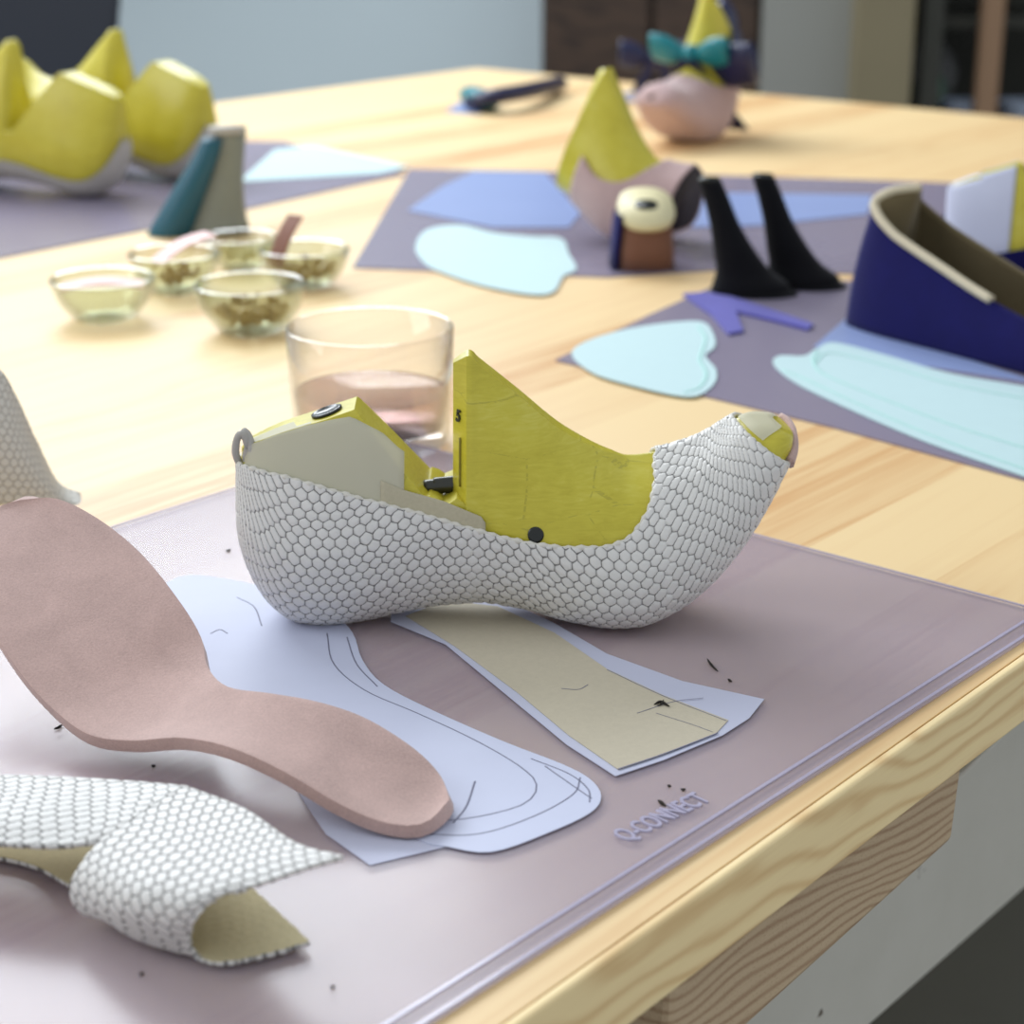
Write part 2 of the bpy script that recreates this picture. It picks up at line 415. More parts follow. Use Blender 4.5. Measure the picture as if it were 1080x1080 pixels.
# ------------------------------------------------------------------ room
FZ = -0.75
struct(obj('floor', box_me('floor', (-3, -1.2, FZ-.06), (3, 4.7, FZ)), M['floor']))
struct(obj('wall_back', box_me('wall_back', (-3, 4.6, FZ), (.10, 4.7, 2.6)), M['wall']))
struct(obj('wall_right', box_me('wall_right', (.55, 4.3, FZ), (.741, 4.4, 2.6)), M['wallgrey']))
struct(obj('trim_1', box_me('trim_1', (.741, 4.22, FZ), (.863, 4.4, 2.6)), M['post']))
struct(obj('wall_back_right', box_me('wall_back_right', (.10, 4.75, FZ), (3, 4.85, 2.6)), M['shelfdark']))

t = thing('cabinet', 'tall dark brown wooden cabinet against the back wall behind the table corner', 'cabinet', (.33, 4.35, FZ))
obj('body', box_me('body', (-.26, 0, 0), (.22, .35, 1.9)), M['cabinet'], t)
for sx in (-.255, -.015):
    bevel(obj('door', box_me('door', (sx, -.02, .04), (sx+.225, -.001, 1.86)), M['cabinet'], t), .003)

t = thing('shelving_unit', 'dark shelving unit with tan posts at the far right', 'shelf', (1.04, 4.25, FZ))
for x in (-.15, -.02, .40): obj('post', box_me('post', (x, 0, 0), (x+.042, .05, 1.5)), M['tan'] if x == -.02 else M['shelfdark'], t)
for z in (.10, .46, .70, 1.1, 1.4): obj('shelf', box_me('shelf', (-.15, .051, z), (.442, .40, z+.02)), M['shelfdark'], t)
o = obj('bottle', lathe_me('bottle', [(0, 0), (.035, 0), (.037, .01), (.037, .08), (.028, .10), (.014, .115), (.013, .15), (0, .15)], 24), M['bottle'])
tag(o, 'small green glass bottle on the dark shelf', 'bottle'); o.location = (.95, 4.44, FZ+.481)
o = obj('plate', lathe_me('plate', [(0, 0), (.04, 0), (.085, .012), (.085, .017), (.04, .006), (0, .006)], 32), M['greyplate'])
tag(o, 'round grey plate standing up on the dark shelf', 'plate'); o.location = (.96, 4.60, FZ+.567); o.rotation_euler = (math.radians(84), 0, 0)
def bowl_prof(r, h, th=.003):
    out = [(0, 0), (r*.45, 0), (r*.62, h*.10), (r*.86, h*.5), (r, h)]
    out = [tuple(p) for p in resample(out, 16)]
    inn = [(max(0, x-th), z+(th if z < h*.5 else th*(1-(z-h*.5)/(h*.5))*1.0)) for x, z in out][::-1]
    return out+[(r-th*.5, h+th*.5)]+inn
for lx, zz, lab in ((1.005, .481, 'pale blue bowl on the lower shelf left of the tan post'), (1.135, .481, 'pale blue bowl on the lower shelf right of the tan post')):
    o = obj('bowl', lathe_me('bowl', bowl_prof(.045, .055), 32), M['blueware']); tag(o, lab, 'bowl'); o.location = (lx, 4.355, FZ+zz)

def foliage_me(n, r, seed):
    rnd = np.random.RandomState(seed); V = []; F = []
    for _ in range(n):
        c = rnd.randn(3)*r*.45; c[2] = abs(c[2])+r*.25; d = rnd.randn(3); d /= np.linalg.norm(d); s = np.cross(d, [0, 0, 1]); s /= np.linalg.norm(s)+1e-9
        L = r*.35; w = r*.12; nn = np.cross(d, s)*.004; b = len(V)
        V += [c, c+d*L*.5+s*w+nn*3, c+d*L, c+d*L*.5-s*w+nn*3, c-nn]; F += [(b, b+1, b+2), (b, b+2, b+3), (b+4, b+2, b+1), (b+4, b+3, b+2)]
    return mesh_from('foliage', V, F, False)
t = thing('potted_plant', 'dark green leafy plant on an upper shelf at the far right', 'plant', (1.12, 4.45, FZ+.721))
obj('pot', lathe_me('pot', [(0, 0), (.04, 0), (.055, .09), (.05, .09), (.04, .07), (0, .07)], 24), M['shelfdark'], t)
f = obj('foliage', foliage_me(160, .075, 3), M['foliage'], t); f.location = (0, 0, .06)

t = thing('chair', 'charcoal upholstered chair standing behind the yellow lasts', 'chair', (-.90, 2.78, FZ), math.radians(14))
def slab(lo, hi, mat, nm, r=.015): return bevel(obj(nm, box_me(nm, lo, hi), mat, t), r, 3)
slab((-.22, -.22, .40), (.22, .22, .46), M['chairgrey'], 'seat')
o = slab((-.22, .17, .47), (.22, .22, 1.05), M['chairgrey'], 'backrest'); o.rotation_euler = (math.radians(-6), math.radians(9), 0)
for sx in (-.19, .16):
    for sy in (-.19, .16): slab((sx, sy, 0), (sx+.03, sy+.03, .40), M['metal'], 'leg', .004)

# ------------------------------------------------------------------ work table
F0 = G(640, 1000); F1 = G(1080, 688)
U = F1-F0; U[2] = 0; U /= np.linalg.norm(U); Vd = np.array([-U[1], U[0], 0.]); ang = math.atan2(U[1], U[0])
TT = .031
bl = G(232, 108); depth_v = np.dot(bl-F0, Vd); ur = np.dot(G(810, 100)-F0, U)
table = thing('work_table', 'large light pine work table covered with mats, patterns and shoe parts', 'table', tuple(F0), ang)
TBL = table
o = obj('tabletop', box_me('tabletop', (-1.3, 0.0, -TT), (ur, depth_v, 0)), M['pine'], table)
o = obj('front_edge_strip', box_me('front_edge_strip', (-1.3, -.0042, -TT), (ur, -.0001, 0)), M['edge'], table); bevel(o, .0014, 3)
TN = -Vd
Pb = F0 + Vd*.012
poly = [PL(x, y, Pb, TN) for x, y in ((708, 1034), (1016, 806), (1005, 886), (880, 1000), (770, 1100), (700, 1170))]
top = F0[2]-TT-.0005
poly = [np.array([p[0], p[1], min(p[2], top)]) for p in poly]
bevel(obj('support_block', prism_me('support_block', rel(table, poly), rel(table, [Pb+Vd*.09])[0]-rel(table, [Pb])[0]), M['block'], table), .003)
Pr = F0 + Vd*.106
poly = [PL(x, y, Pr, TN) for x, y in ((1120, 712), (1020, 812), (880, 930), (720, 1080), (600, 1190), (760, 1230), (917, 1082), (1080, 938), (1160, 868))]
poly = [np.array([p[0], p[1], min(p[2], top)]) for p in poly]
bevel(obj('painted_rail', prism_me('painted_rail', rel(table, poly), rel(table, [Pr+Vd*.04])[0]-rel(table, [Pr])[0]), M['whitepaint'], table), .002)
for u_, v_ in ((-1.15, .25), (ur-.12, .35), (-1.15, depth_v-.12), (ur-.12, depth_v-.12)):
    bevel(obj('leg', box_me('leg', (u_-.035, v_-.035, FZ), (u_+.035, v_+.035, -TT-.001)), M['cabinet'], table), .003)

# ------------------------------------------------------------------ mats
def mat_rect(name, corners, z, th, mat, label, smooth=False):
    o = flat_piece(name, corners, z, th, mat); tag(o, label, 'desk mat'); return o
C0, C1 = G(418, 462), G(1120, 652); Umat = G(1080, 677)-G(640, 962); Umat /= np.linalg.norm(Umat); Vm = np.array([-Umat[1], Umat[0], 0])
w = np.dot(C0-C1, Vm)
Cf = C1 + Vm*w
matf = thing('desk_mat', 'translucent lilac desk mat under the white snakeskin shoe at the table front edge', 'desk mat', tuple(C1+np.array([0, 0, .0002])), math.atan2(Umat[1], Umat[0]))
MT = .0014
o = obj('sheet', box_me('sheet', (-.66, 0, 0), (0, w, MT)), M['mat'], matf); bevel(o, .0005, 2)
# raised line that follows the rim
obj('rim_line', box_me('rim_line', (-.655, .0085, MT), (-.006, .0100, MT+.0006)), M['mat_line'], matf)
obj('rim_line', box_me('rim_line', (-.655, .0008, MT), (-.001, .0022, MT+.0006)), M['mat_line'], matf)
obj('rim_line', box_me('rim_line', (-.0022, .004, MT), (-.0010, w-.004, MT+.0004)), M['mat_line'], matf)
obj('rim_line', box_me('rim_line', (-.655, w-.0022, MT), (-.006, w-.001, MT+.0004)), M['mat_line'], matf)
def text_me(name, body, size, depth):
    c = bpy.data.curves.new(name, 'FONT'); c.body = body; c.size = size; c.extrude = depth; c.offset = 0.0002
    ob = bpy.data.objects.new(name, c); COL.objects.link(ob)
    bpy.context.view_layer.update()
    me = bpy.data.meshes.new_from_object(ob.evaluated_get(bpy.context.evaluated_depsgraph_get()))
    bpy.data.objects.remove(ob); me.name = name; return me
a = rel(matf, [G(662, 893)])[0]; b = rel(matf, [G(750, 849)])[0]
me = text_me('embossed_lettering', 'Q-CONNECT', .0125, .0004)
wx = max(v.co.x for v in me.vertices); sc = np.linalg.norm(b-a)/wx
for v in me.vertices: v.co.x *= sc
o = obj('embossed_lettering', me, M['emboss'], matf); o.location = (a[0], a[1], MT+.0002); o.rotation_euler = (0, 0, math.atan2(b[1]-a[1], b[0]-a[0]))
o['label'] = 'raised clear lettering'

BZ = .0002
mat_rect('desk_mat', [(372, 283), (432, 179), (760, 186), (1130, 198), (1130, 292), (905, 290), (783, 284), (640, 293)], BZ, .0012, M['mat_back'],
         'purple grey desk mat across the middle under the black heels and block heel')
mat_rect('desk_mat', [(586, 381), (690, 331), (778, 292), (905, 298), (1130, 300), (1130, 521), (880, 452)], BZ, .0012, M['mat_back'],
         'purple grey desk mat at the right under the cyan pattern pieces')
mat_rect('desk_mat', [(-160, 312), (0, 273), (210, 232), (428, 184), (300, 150), (120, 150), (-200, 190)], BZ, .0012, M['mat_back'],
         'lilac desk mat at the left under the two yellow lasts')

# ------------------------------------------------------------------ paper patterns
PZ = MT+.0004
low = flat_piece('paper_pattern', [(300, 800), (318, 842), (344, 880), (390, 913), (472, 893), (560, 862), (470, 770)], PZ, .0002, M['paper2'])
tag(low, 'lower translucent paper sheet peeking out under the heel end of the pink insole', 'paper pattern')
pp = [(188, 609), (240, 611), (300, 626), (350, 648), (372, 668), (382, 696), (404, 722), (455, 749), (530, 782), (592, 806), (622, 822), (634, 840),
      (622, 858), (575, 880), (518, 899), (470, 893), (442, 886), (380, 850), (300, 780), (200, 700), (160, 640)]
t = thing('paper_pattern', 'white paper shoe pattern with pencil curves lying between shoe and pink insole', 'paper pattern', tuple(G(400, 740, PZ+.0003)))
P = closed_smooth([G(x, y, PZ+.0003) for x, y in pp], 4)
obj('sheet', prism_me('sheet', rel(t, P), (0, 0, .00025)), M['paper'], t)
def pencil(parent, pts, z, r=.0003):
    obj('pencil_line', tube_me('pencil_line', rel(parent, resample([G(x, y, z) for x, y in pts], 40)), r, 6, False, .35), M['pencil'], parent)
z = PZ+.0003+.0003
pencil(t, [(345, 668), (352, 700), (385, 728), (440, 752), (500, 780), (548, 808), (566, 828), (552, 848), (500, 862), (455, 866)], z)
pencil(t, [(366, 672), (376, 700), (398, 724)], z)
pencil(t, [(560, 800), (600, 816), (620, 832), (622, 846)], z)
pencil(t, [(430, 878), (500, 880), (560, 862), (604, 838), (612, 820)], z)
pencil(t, [(478, 868), (492, 850), (501, 824)], z, .0004)
pencil(t, [(250, 630), (268, 640), (276, 660)], z)
pencil(t, [(222, 668), (232, 664), (240, 668)], z)
pencil(t, [(575, 808), (612, 834), (624, 842)], z)

t = thing('paper_pattern', 'translucent paper strip with beige fabric tape lying in front of the shoe', 'paper pattern', tuple(G(600, 730, PZ)))
P = [G(x, y, PZ+.0003) for x, y in [(414, 640), (470, 625), (530, 632), (585, 658), (640, 690), (720, 719), (806, 738), (790, 758), (762, 776), (700, 802), (649, 819), (598, 786), (540, 738), (470, 680), (412, 656)]]
obj('sheet', prism_me('sheet', rel(t, P), (0, 0, .0003)), M['paper2'], t)
P = [G(x, y, PZ+.0007) for x, y in [(428, 650), (470, 634), (525, 640), (585, 668), (640, 706), (700, 734), (768, 760), (755, 774), (700, 796), (652, 812), (600, 776), (545, 730), (480, 682)]]
obj('fabric_tape', prism_me('fabric_tape', rel(t, P), (0, 0, .0003)), M['beige_tape'], t)
zz = PZ+.0011
pencil(t, [(652, 811), (700, 795), (757, 773)], zz, .0004); pencil(t, [(640, 706), (700, 734), (766, 760)], zz, .0002)
pencil(t, [(672, 752), (710, 740), (742, 736)], zz, .0002); pencil(t, [(692, 752), (730, 764), (752, 772)], zz, .00015)
pencil(t, [(592, 726), (610, 727), (620, 722)], zz, .0002)

# ------------------------------------------------------------------ shoe last profile (side view control stations)
ST = np.array([  # Bx, By, Tx, Ty, half width, toe blend, top ratio
 (256, 541, 255, 470, 5, 0, .40), (258.5, 561, 257, 468, 22, 0, .40), (265, 581, 263, 465, 36, 0, .40), (277, 605, 274, 460, 49, 0, .38), (295, 627, 293, 452, 59, 0, .37),
 (318, 640, 317, 444, 65, 0, .36), (345, 643, 345, 434, 67, 0, .36), (380, 639, 380, 422, 65, 0, .36), (420, 631, 420, 408, 61, 0, .34), (460, 624, 460, 390, 58, 0, .30),
 (494, 621, 494, 372, 59, .0, .22), (506, 620, 506, 381, 60, .03, .22), (550, 625, 545, 412, 67, .2, .24), (600, 636, 595, 452, 78, .5, .3), (640, 640, 640, 474, 84, .8, .3), (668, 638, 663, 480, 84, 1, .3),
 (703, 625, 695, 476, 80, 1, .3), (739, 599, 733, 465, 74, 1, .3), (777, 556, 753, 455, 66, 1, .3), (804, 514, 764, 448, 58, 1, .3), (824, 477, 773, 443, 50, 1, .3),
 (832, 463, 790, 438, 42, 1, .3), (834, 453, 808, 439, 30, 1, .3), (829, 449, 819, 444, 8, 1, .3)], float)
SL = np.linspace(0, 1, len(ST)); NSEG = len(ST)-1
def stn(t): return [pchip(np.arange(len(ST)), ST[:, k], t) for k in range(7)]
VS = np.array([0, .04, .10, .20, .34, .55, .80, 1.0])
CONE = np.array([.42, .64, .81, .95, 1.0, .86, .60, .0]); TOE = np.array([.48, .72, .86, .97, 1.0, .92, .64, .02])
def hw(v, k, r):
    c = CONE.copy(); c[-1] = r; c[-2] = .5*(c[-3]+r)+.02
    return pchip(VS, c*(1-k)+TOE*k, v)
def t_at_x(x):
    ts = np.linspace(0, NSEG, 600); return np.interp(x, stn(ts)[0][:], ts)
def section(t, vclip, nb=6, ns=40, ws=1.0, off=0.0):
    """half section from bottom centre to height vclip: list of (px, py, lateral)"""
    Bx, By, Tx, Ty, w, k, r = [float(a) for a in stn(np.array([t]))] if np.ndim(t) == 0 else None
    b0 = np.linspace(0, 1, nb, endpoint=False)*hw(np.array([0.]), k, r)[0]
    v = np.linspace(0, vclip, ns); h = hw(v, k, r)
    v = np.r_[np.zeros(nb), v]; l = np.r_[b0, h]*w*ws
    return np.stack([Bx+(Tx-Bx)*v, By+(Ty-By)*v, l], 1)
def clip_v(t, y):
    _, By, _, Ty, *_ = [float(a) for a in stn(np.array([t]))]
    return min(1.0, max(.02, (By-y)/(By-Ty)))

class HeroMap:
    def __init__(s, yaw):
        s.d = np.array([math.cos(yaw), math.sin(yaw), 0]); s.n = np.array([-math.sin(yaw), math.cos(yaw), 0]); s.P = G(340, 643, MT+.0020)
        s.k = 1/2312.
    def __call__(s, px, py, lat): return PL(px, py, s.P, s.n)+s.n*lat*s.k
class LocalMap:
    def __call__(s, px, py, lat): return np.array([(px-250)/2312., lat/2312., (644.5-py)/2180.])

def solid(name, mapper, ts, vclip_fn, wfn=lambda t: 1.0, flat_top=True, ns=30):
    A = []
    for t in ts:
        h = section(t, vclip_fn(t), 5, ns, wfn(t))
        near = [mapper(p[0], p[1], -p[2]) for p in h]; far = [mapper(p[0], p[1], p[2]) for p in h[::-1]]
        A.append(near+far[:-1])
    return loft_closed(name, np.array(A))

def skin(mapper, ts, topfn, m=90, off=.0011, relief=.0007):
    """upper leather: near topline -> round the bottom -> far topline, offset outwards, with UV in metres"""
    A = []; clampi = []; half = m//2
    for t in ts:
        h = section(t, 1.0, 10, 140); L = np.r_[0, np.cumsum(np.linalg.norm(np.diff(h*[1, 1.06, 1], axis=0), axis=1))]
        vt = topfn(t); li = float(np.interp(vt, np.linspace(0, 1, 140), L[10:])); tt_ = np.linspace(0, L[-1], half+1)
        hh = np.stack([np.interp(tt_, L, h[:, k]) for k in range(3)], 1)
        near = np.array([mapper(p[0], p[1], -p[2]) for p in hh])[::-1]; far = np.array([mapper(p[0], p[1], p[2]) for p in hh])[1:]
        A.append(np.vstack([near, far])); clampi.append(li/L[-1]*half)
    A = np.array(A); m = 2*half+1
    du = np.gradient(A, axis=0); dv = np.gradient(A, axis=1); nrm = np.cross(du, dv); nrm /= np.linalg.norm(nrm, axis=2)[..., None]+1e-12
    c = A.mean(1, keepdims=True)
    if np.mean(np.sum(nrm*(A-c), 2)) < 0: nrm = -nrm
    mid = []
    for t in ts:
        Bx, By, Tx, Ty, w_, kb, rr_ = [float(a) for a in stn(np.array([t]))]
        mid.append(mapper(Bx+(Tx-Bx)*.35, By+(Ty-By)*.35, -w_))
    mid = np.array(mid)
    u = np.r_[0, np.cumsum(np.linalg.norm(np.diff(mid, axis=0), axis=1))]
    sv = np.concatenate([np.zeros((len(A), 1)), np.cumsum(np.linalg.norm(np.diff(A, axis=1), axis=2), axis=1)], 1); sv -= sv[:, m//2][:, None]
    uv = np.stack([np.broadcast_to(u[:, None], sv.shape), sv], 2).copy()
    A = A + nrm*off
    if relief: A = A+nrm*(snake_np(uv[..., 0], uv[..., 1])*relief)[..., None]
    jj = np.arange(m)
    for i, ci in enumerate(clampi):
        q = np.clip(jj, half-ci, half+ci)
        A[i] = np.stack([np.interp(q, jj, A[i][:, k]) for k in range(3)], 1)
        uv[i] = np.stack([np.interp(q, jj, uv[i][:, k]) for k in range(2)], 1)
        if ci > half-1e-4: A[i, 0] = A[i, -1] = (A[i, 0]+A[i, -1])/2
    return A, uv, nrm
def merge(me, d=1e-6):
    bm = bmesh.new(); bm.from_mesh(me); bmesh.ops.remove_doubles(bm, verts=bm.verts, dist=d); bmesh.ops.dissolve_degenerate(bm, edges=bm.edges, dist=d)
    bm.to_mesh(me); bm.free(); me.shade_smooth(); return me

# ------------------------------------------------------------------ the shoe on its last
YAW = math.radians(1.0)
H = HeroMap(YAW)
shoe = thing('shoe_on_last', 'white snakeskin peep toe shoe stretched over a yellow last, centre front', 'shoe', tuple(H.P))
def R(me):   # world mesh -> local to the shoe empty
    for v in me.vertices: v.co -= Vector(tuple(H.P))
    return me
t478, t495 = float(t_at_x(478)), float(t_at_x(494))
heelY = lambda t: float(np.interp(float(stn(np.array([t]))[0][0]), [250, 258, 265, 300, 340, 375, 378, 400, 430, 460, 472], [476, 470, 464, 450, 437, 425, 427, 452, 486, 519, 526]))
hts = np.r_[np.linspace(0.0, float(t_at_x(375)), 40), np.linspace(float(t_at_x(378)), float(t_at_x(470)), 26)]
o = obj('heel_block', R(solid('heel_block', H, hts, lambda t: clip_v(t, heelY(t)))), M['yellow'], shoe); auto_smooth(o, 38)
# forepart with the V cut in front of the heel block
foreY = lambda t: float(np.interp(float(stn(np.array([t]))[0][0]), [478, 484, 492, 500], [381, 376, 372, 372]))
fts = np.r_[float(t_at_x(478)), float(t_at_x(492)), np.linspace(float(t_at_x(494)), NSEG, 96)]
fw = lambda t: float(np.interp(float(stn(np.array([t]))[0][0]), [478, 492], [.42, 1.0]))
o = obj('forepart', R(solid('forepart', H, fts, lambda t: clip_v(t, foreY(t)) if t < t_at_x(493) else 1.0, fw)), M['yellow'], shoe); auto_smooth(o, 28)
mts = np.linspace(float(t_at_x(440)), float(t_at_x(512)), 16)
o = obj('hinge_base', R(solid('hinge_base', H, mts, lambda t: clip_v(t, 512+4*math.sin(t*9)), lambda t: .96)), M['yellow'], shoe); auto_smooth(o, 40)
P = [H(x, 509-(x-448)*.10, -16) for x in np.linspace(448, 492, 12)]
o = obj('hinge_pin', R(tube_me('hinge_pin', P, .0034, 16)), M['metal'], shoe)
P = [H(x, 505-(x-456)*.10, -16) for x in np.linspace(458, 484, 12)]
obj('hinge_spring', R(tube_me('hinge_spring', P, .0026, 16)), M['metal'], shoe)
# socket tube in the heel top
c0 = H(345, 436.5, 0); e1 = H(360, 431.6, 0)-c0; e1 /= np.linalg.norm(e1); e2 = H.n
def disc(name, c, e1, e2, r1, r2, h, seg=36):
    nn = np.cross(e1, e2); nn = nn if nn[2] > 0 else -nn
    A = []
    for r, z in ((1.0, 0), (1.0, h), (.82, h*1.3), (.74, h*.75), (.0, h*.6)):
        A.append([c+nn*z+r*(r1*math.cos(t)*e1+r2*math.sin(t)*e2) for t in np.linspace(0, 2*math.pi, seg, endpoint=False)])
    return loft_closed(name, np.array(A))
obj('socket', R(disc('socket', c0+np.array([0, 0, .0006]), e1, e2,   .0070, .0070, .0011)), M['black'], shoe)['label'] = 'black round socket in the heel top'
# hole in the side wall
def side_pt(x, y_img, lift=.0004, iters=6):
    """point of the near wall seen at pixel (x, y)"""
    t = float(t_at_x(x)); yy = y_img
    for _ in range(iters):
        v = clip_v(t, yy); Bx, By, Tx, Ty, w_, k, r = [float(a) for a in stn(np.array([t]))]
        h = float(hw(np.array([v]), k, r)[0]*w_)
        px = Bx+(Tx-Bx)*v; t += (x-px)*.02
        p = H(px, By+(Ty-By)*v, -h); q = p-CP; f_ = np.dot(q, FV); sy = 540-FPX*np.dot(q, UV_)/f_
        yy += (y_img-sy)
    return p-H.n*lift
c = side_pt(563, 564, .0003); e = np.array([0, .25, 1.]); e /= np.linalg.norm(e)
A = [[c-H.n*z+r*.0035*(math.cos(a)*H.d+math.sin(a)*e) for a in np.linspace(0, 2*math.pi, 20, endpoint=False)] for r, z in ((1, -.003), (1, .0003), (.7, .0004), (.02, .0003))]
obj('pin_hole', R(loft_closed('pin_hole', np.array(A))), M['black'], shoe)
# digit on the rear face of the forepart
me = text_me('size_mark', '5', .0072, .0003)
def facet(x, y):
    t = float(t_at_x(x)); v = clip_v(t, y); Bx, By, Tx, Ty, w_, kb, rr_ = [float(a) for a in stn(np.array([t]))]
    return H(Bx+(Tx-Bx)*v, y, -float(hw(np.array([v]), kb, rr_)[0])*w_*fw(t))
f0_, fx_, fy_ = facet(481, 440), facet(489, 440), facet(481, 420)
ex = (fx_-f0_)/np.linalg.norm(fx_-f0_); nf = np.cross(ex, fy_-f0_); nf /= np.linalg.norm(nf); ey = np.cross(nf, ex)
if np.dot(nf, CP-f0_) < 0: nf = -nf
o = obj('size_mark', me, M['ink'], shoe)
o.matrix_local = Matrix(((ex[0], ey[0], nf[0], 0), (ex[1], ey[1], nf[1], 0), (ex[2], ey[2], nf[2], 0), (0, 0, 0, 1)))
o.location = Vector(tuple(facet(481.5, 437)+nf*.0003-H.P))
A = [facet(486, y)+nf*.0002 for y in np.linspace(452, 500, 8)]
obj('groove', R(tube_me('groove', A, .0006, 8)), M['groove'], shoe)

# white snakeskin upper
TLX = [250, 262, 300, 340, 380, 450, 510, 560, 600, 630, 654, 671, 686, 696]
TLY = [485, 485, 489, 497, 507, 524, 539, 548, 551, 550, 544, 533, 515, 494]
def topv(t):
    x = float(stn(np.array([t]))[0][0])
    if x >= 702: return 1.0
    y = float(pchip(TLX, TLY, np.array([min(x, 696)]))[0]); v = clip_v(t, y)
    if x > 696: v = v+(1-v)*math.sqrt(max(0, 1-((702-x)/6)**2))
    return min(v, 1.0)
tt = float(t_at_x(702)); ta = float(t_at_x(600))
uts = np.r_[np.linspace(0, 4, 50, endpoint=False), np.linspace(4, ta, 95, endpoint=False), np.linspace(ta, float(t_at_x(695)), 40, endpoint=False),
            np.linspace(float(t_at_x(695)), tt, 16, endpoint=False), np.linspace(tt, 20, 70)]
A, uv, nr = skin(H, uts, topv, 330)
o = obj('upper', R(merge(grid_mesh('upper', A, uv))), M['snake'], shoe); o['label'] = 'white snakeskin upper'
me = o.data
s_ = o.modifiers.new('thickness', 'SOLIDIFY'); s_.thickness = .0011; s_.offset = -1
# topline fold and peep toe edge
i0 = int(np.argmax(uts >= tt)); iN = i0
rimn = np.vstack([A[:iN, 0], A[:iN, -1][::-1]])
rim = resample(rimn, 320, False)
wob = .0010+.0004*np.sin(np.arange(320)*1.7)+.0002*np.sin(np.arange(320)*.63)
obj('topline_fold', R(tube_me('topline_fold', rim, wob, 8)), M['snake_gold'], shoe)
obj('toe_edge', R(tube_me('toe_edge', resample(A[-1], 120, False), .0010+.0002*np.sin(np.arange(120)*1.9), 8)), M['snake_gold'], shoe)
# masking tape on the heel block and along the topline, lying on the near wall
def wall_patch(name, xs, ytop, ybot, mat, lift, n=24, m=12, side=-1):
    G_ = []
    for x in np.linspace(xs[0], xs[-1], n):
        yt = np.interp(x, xs, ytop); yb = np.interp(x, xs, ybot); t = float(t_at_x(x)); row = []
        for y in np.linspace(yb, yt, m):
            v = clip_v(t, y); Bx, By, Tx, Ty, w_, k, r = [float(a) for a in stn(np.array([t]))]
            l = float(hw(np.array([v]), k, r)[0]*w_); row.append(H(Bx+(Tx-Bx)*v, By+(Ty-By)*v, side*l)+H.n*side*lift)
        G_.append(row)
    o = obj(name, R(grid_mesh(name, np.array(G_))), mat, shoe)
    sm = o.modifiers.new('thickness', 'SOLIDIFY'); sm.thickness = .0002; sm.offset = 1; return o
wall_patch('masking_tape', [262, 275, 300, 350, 372, 405, 424, 428], [461, 458, 448, 435, 431, 445, 461, 463], [490, 492, 495, 503, 509, 517, 522, 522], M['tape'], .0006)['label'] = 'cream masking tape'
wall_patch('tape_strip', [404, 430, 470, 508, 512], [490, 500, 510, 524, 530], [521, 527, 536, 546, 546], M['tape2'], .0010)['label'] = 'grey tape strip along the topline'
# tape folded over the back of the heel top
G_ = []
for x in np.linspace(262, 330, 14):
    t = float(t_at_x(x)); y = heelY(t); v = clip_v(t, y); Bx, By, Tx, Ty, w_, k, r = [float(a) for a in stn(np.array([t]))]; l = float(hw(np.array([v]), k, r)[0]*w_)
    G_.append([H(x, y-1.0, q*l*(1.0)) for q in np.linspace(-1.02, .2-.9*(x > 310), 8)])
obj('top_tape', R(grid_mesh('top_tape', np.array(G_))), M['tape'], shoe)
# curled loop at the heel seam
P = resample([H(267, 492, -12), H(261, 480, -14), H(263, 466, -15), H(258, 453, -15), H(252, 458, -14), H(250, 474, -12), H(255, 488, -10)], 30)
obj('heel_loop', R(tube_me('heel_loop', P, .0017, 8, False, 1.0)), M['thread'], shoe)
P = resample([H(266, 488, -20), H(269, 474, -18), H(263, 457, -12), H(257, 452, -8)], 20)
obj('heel_loop', R(tube_me('heel_loop', P, .0020, 8)), M['thread'], shoe)
# tape patch and insole tip in the peep toe
A2 = []
for t in np.linspace(20.35, 22.6, 16):
    h = section(t, 1.0, 4, 40); h = h[h[:, 1].argsort()] if False else h
    hh = h[int(len(h)*.62):]
    A2.append(resample(np.array([H(p[0], p[1], -p[2]) for p in hh]+[H(p[0], p[1], p[2]) for p in hh[::-1]]), 22, False)+np.array([0, 0, .0006]))
obj('toe_tape', R(grid_mesh('toe_tape', np.array(A2))), M['tape'], shoe)
P = resample([H(827, 477, -36), H(833, 468, -22), H(836, 459, 0), H(833, 453, 20), H(828, 452, 30)], 20)
obj('insole_tip', R(tube_me('insole_tip', P, .0022, 8, False, 1.6)), M['pink'], shoe)

# ------------------------------------------------------------------ pink suede insole
far = [(22, 527, .064), (60, 526, .065), (105, 548, .060), (150, 585, .052), (190, 635, .041), (212, 672, .032), (219, 703, .027), (240, 724, .027), (285, 731, .029), (335, 740, .028),
       (385, 757, .024), (435, 788, .017), (464, 817, .011), (474, 843, .0095)]
near = [(22, 527, .064), (-5, 538, .060), (-28, 585, .050), (-14, 650, .036), (18, 705, .024), (52, 744, .016), (92, 774, .0125), (138, 781, .0145), (190, 778, .021), (242, 788, .024),
        (300, 814, .020), (360, 849, .0125), (408, 868, .0085), (448, 868, .0082), (474, 843, .0095)]
Nn = 70
fa = resample([G(*p) for p in far], Nn); ne = resample([G(*p) for p in near], Nn)
A = []
for i in range(Nn):
    row = []
    for j in range(17):
        s = j/16; p = ne[i]*(1-s)+fa[i]*s
        wd = np.linalg.norm(fa[i]-ne[i]); row.append(p+np.array([0, .3, 1.])*(-.04*wd*math.sin(math.pi*s)))
    A.append(row)
A = np.array(A)
insole = obj('insole', grid_mesh('insole', A-A.mean((0, 1))), M['pink']); insole.location = A.mean((0, 1))
bm = bmesh.new(); bm.from_mesh(insole.data); bmesh.ops.remove_doubles(bm, verts=bm.verts, dist=2e-5); bmesh.ops.recalc_face_normals(bm, faces=bm.faces)
if sum(f.normal.z for f in bm.faces) < 0: bmesh.ops.reverse_faces(bm, faces=bm.faces)
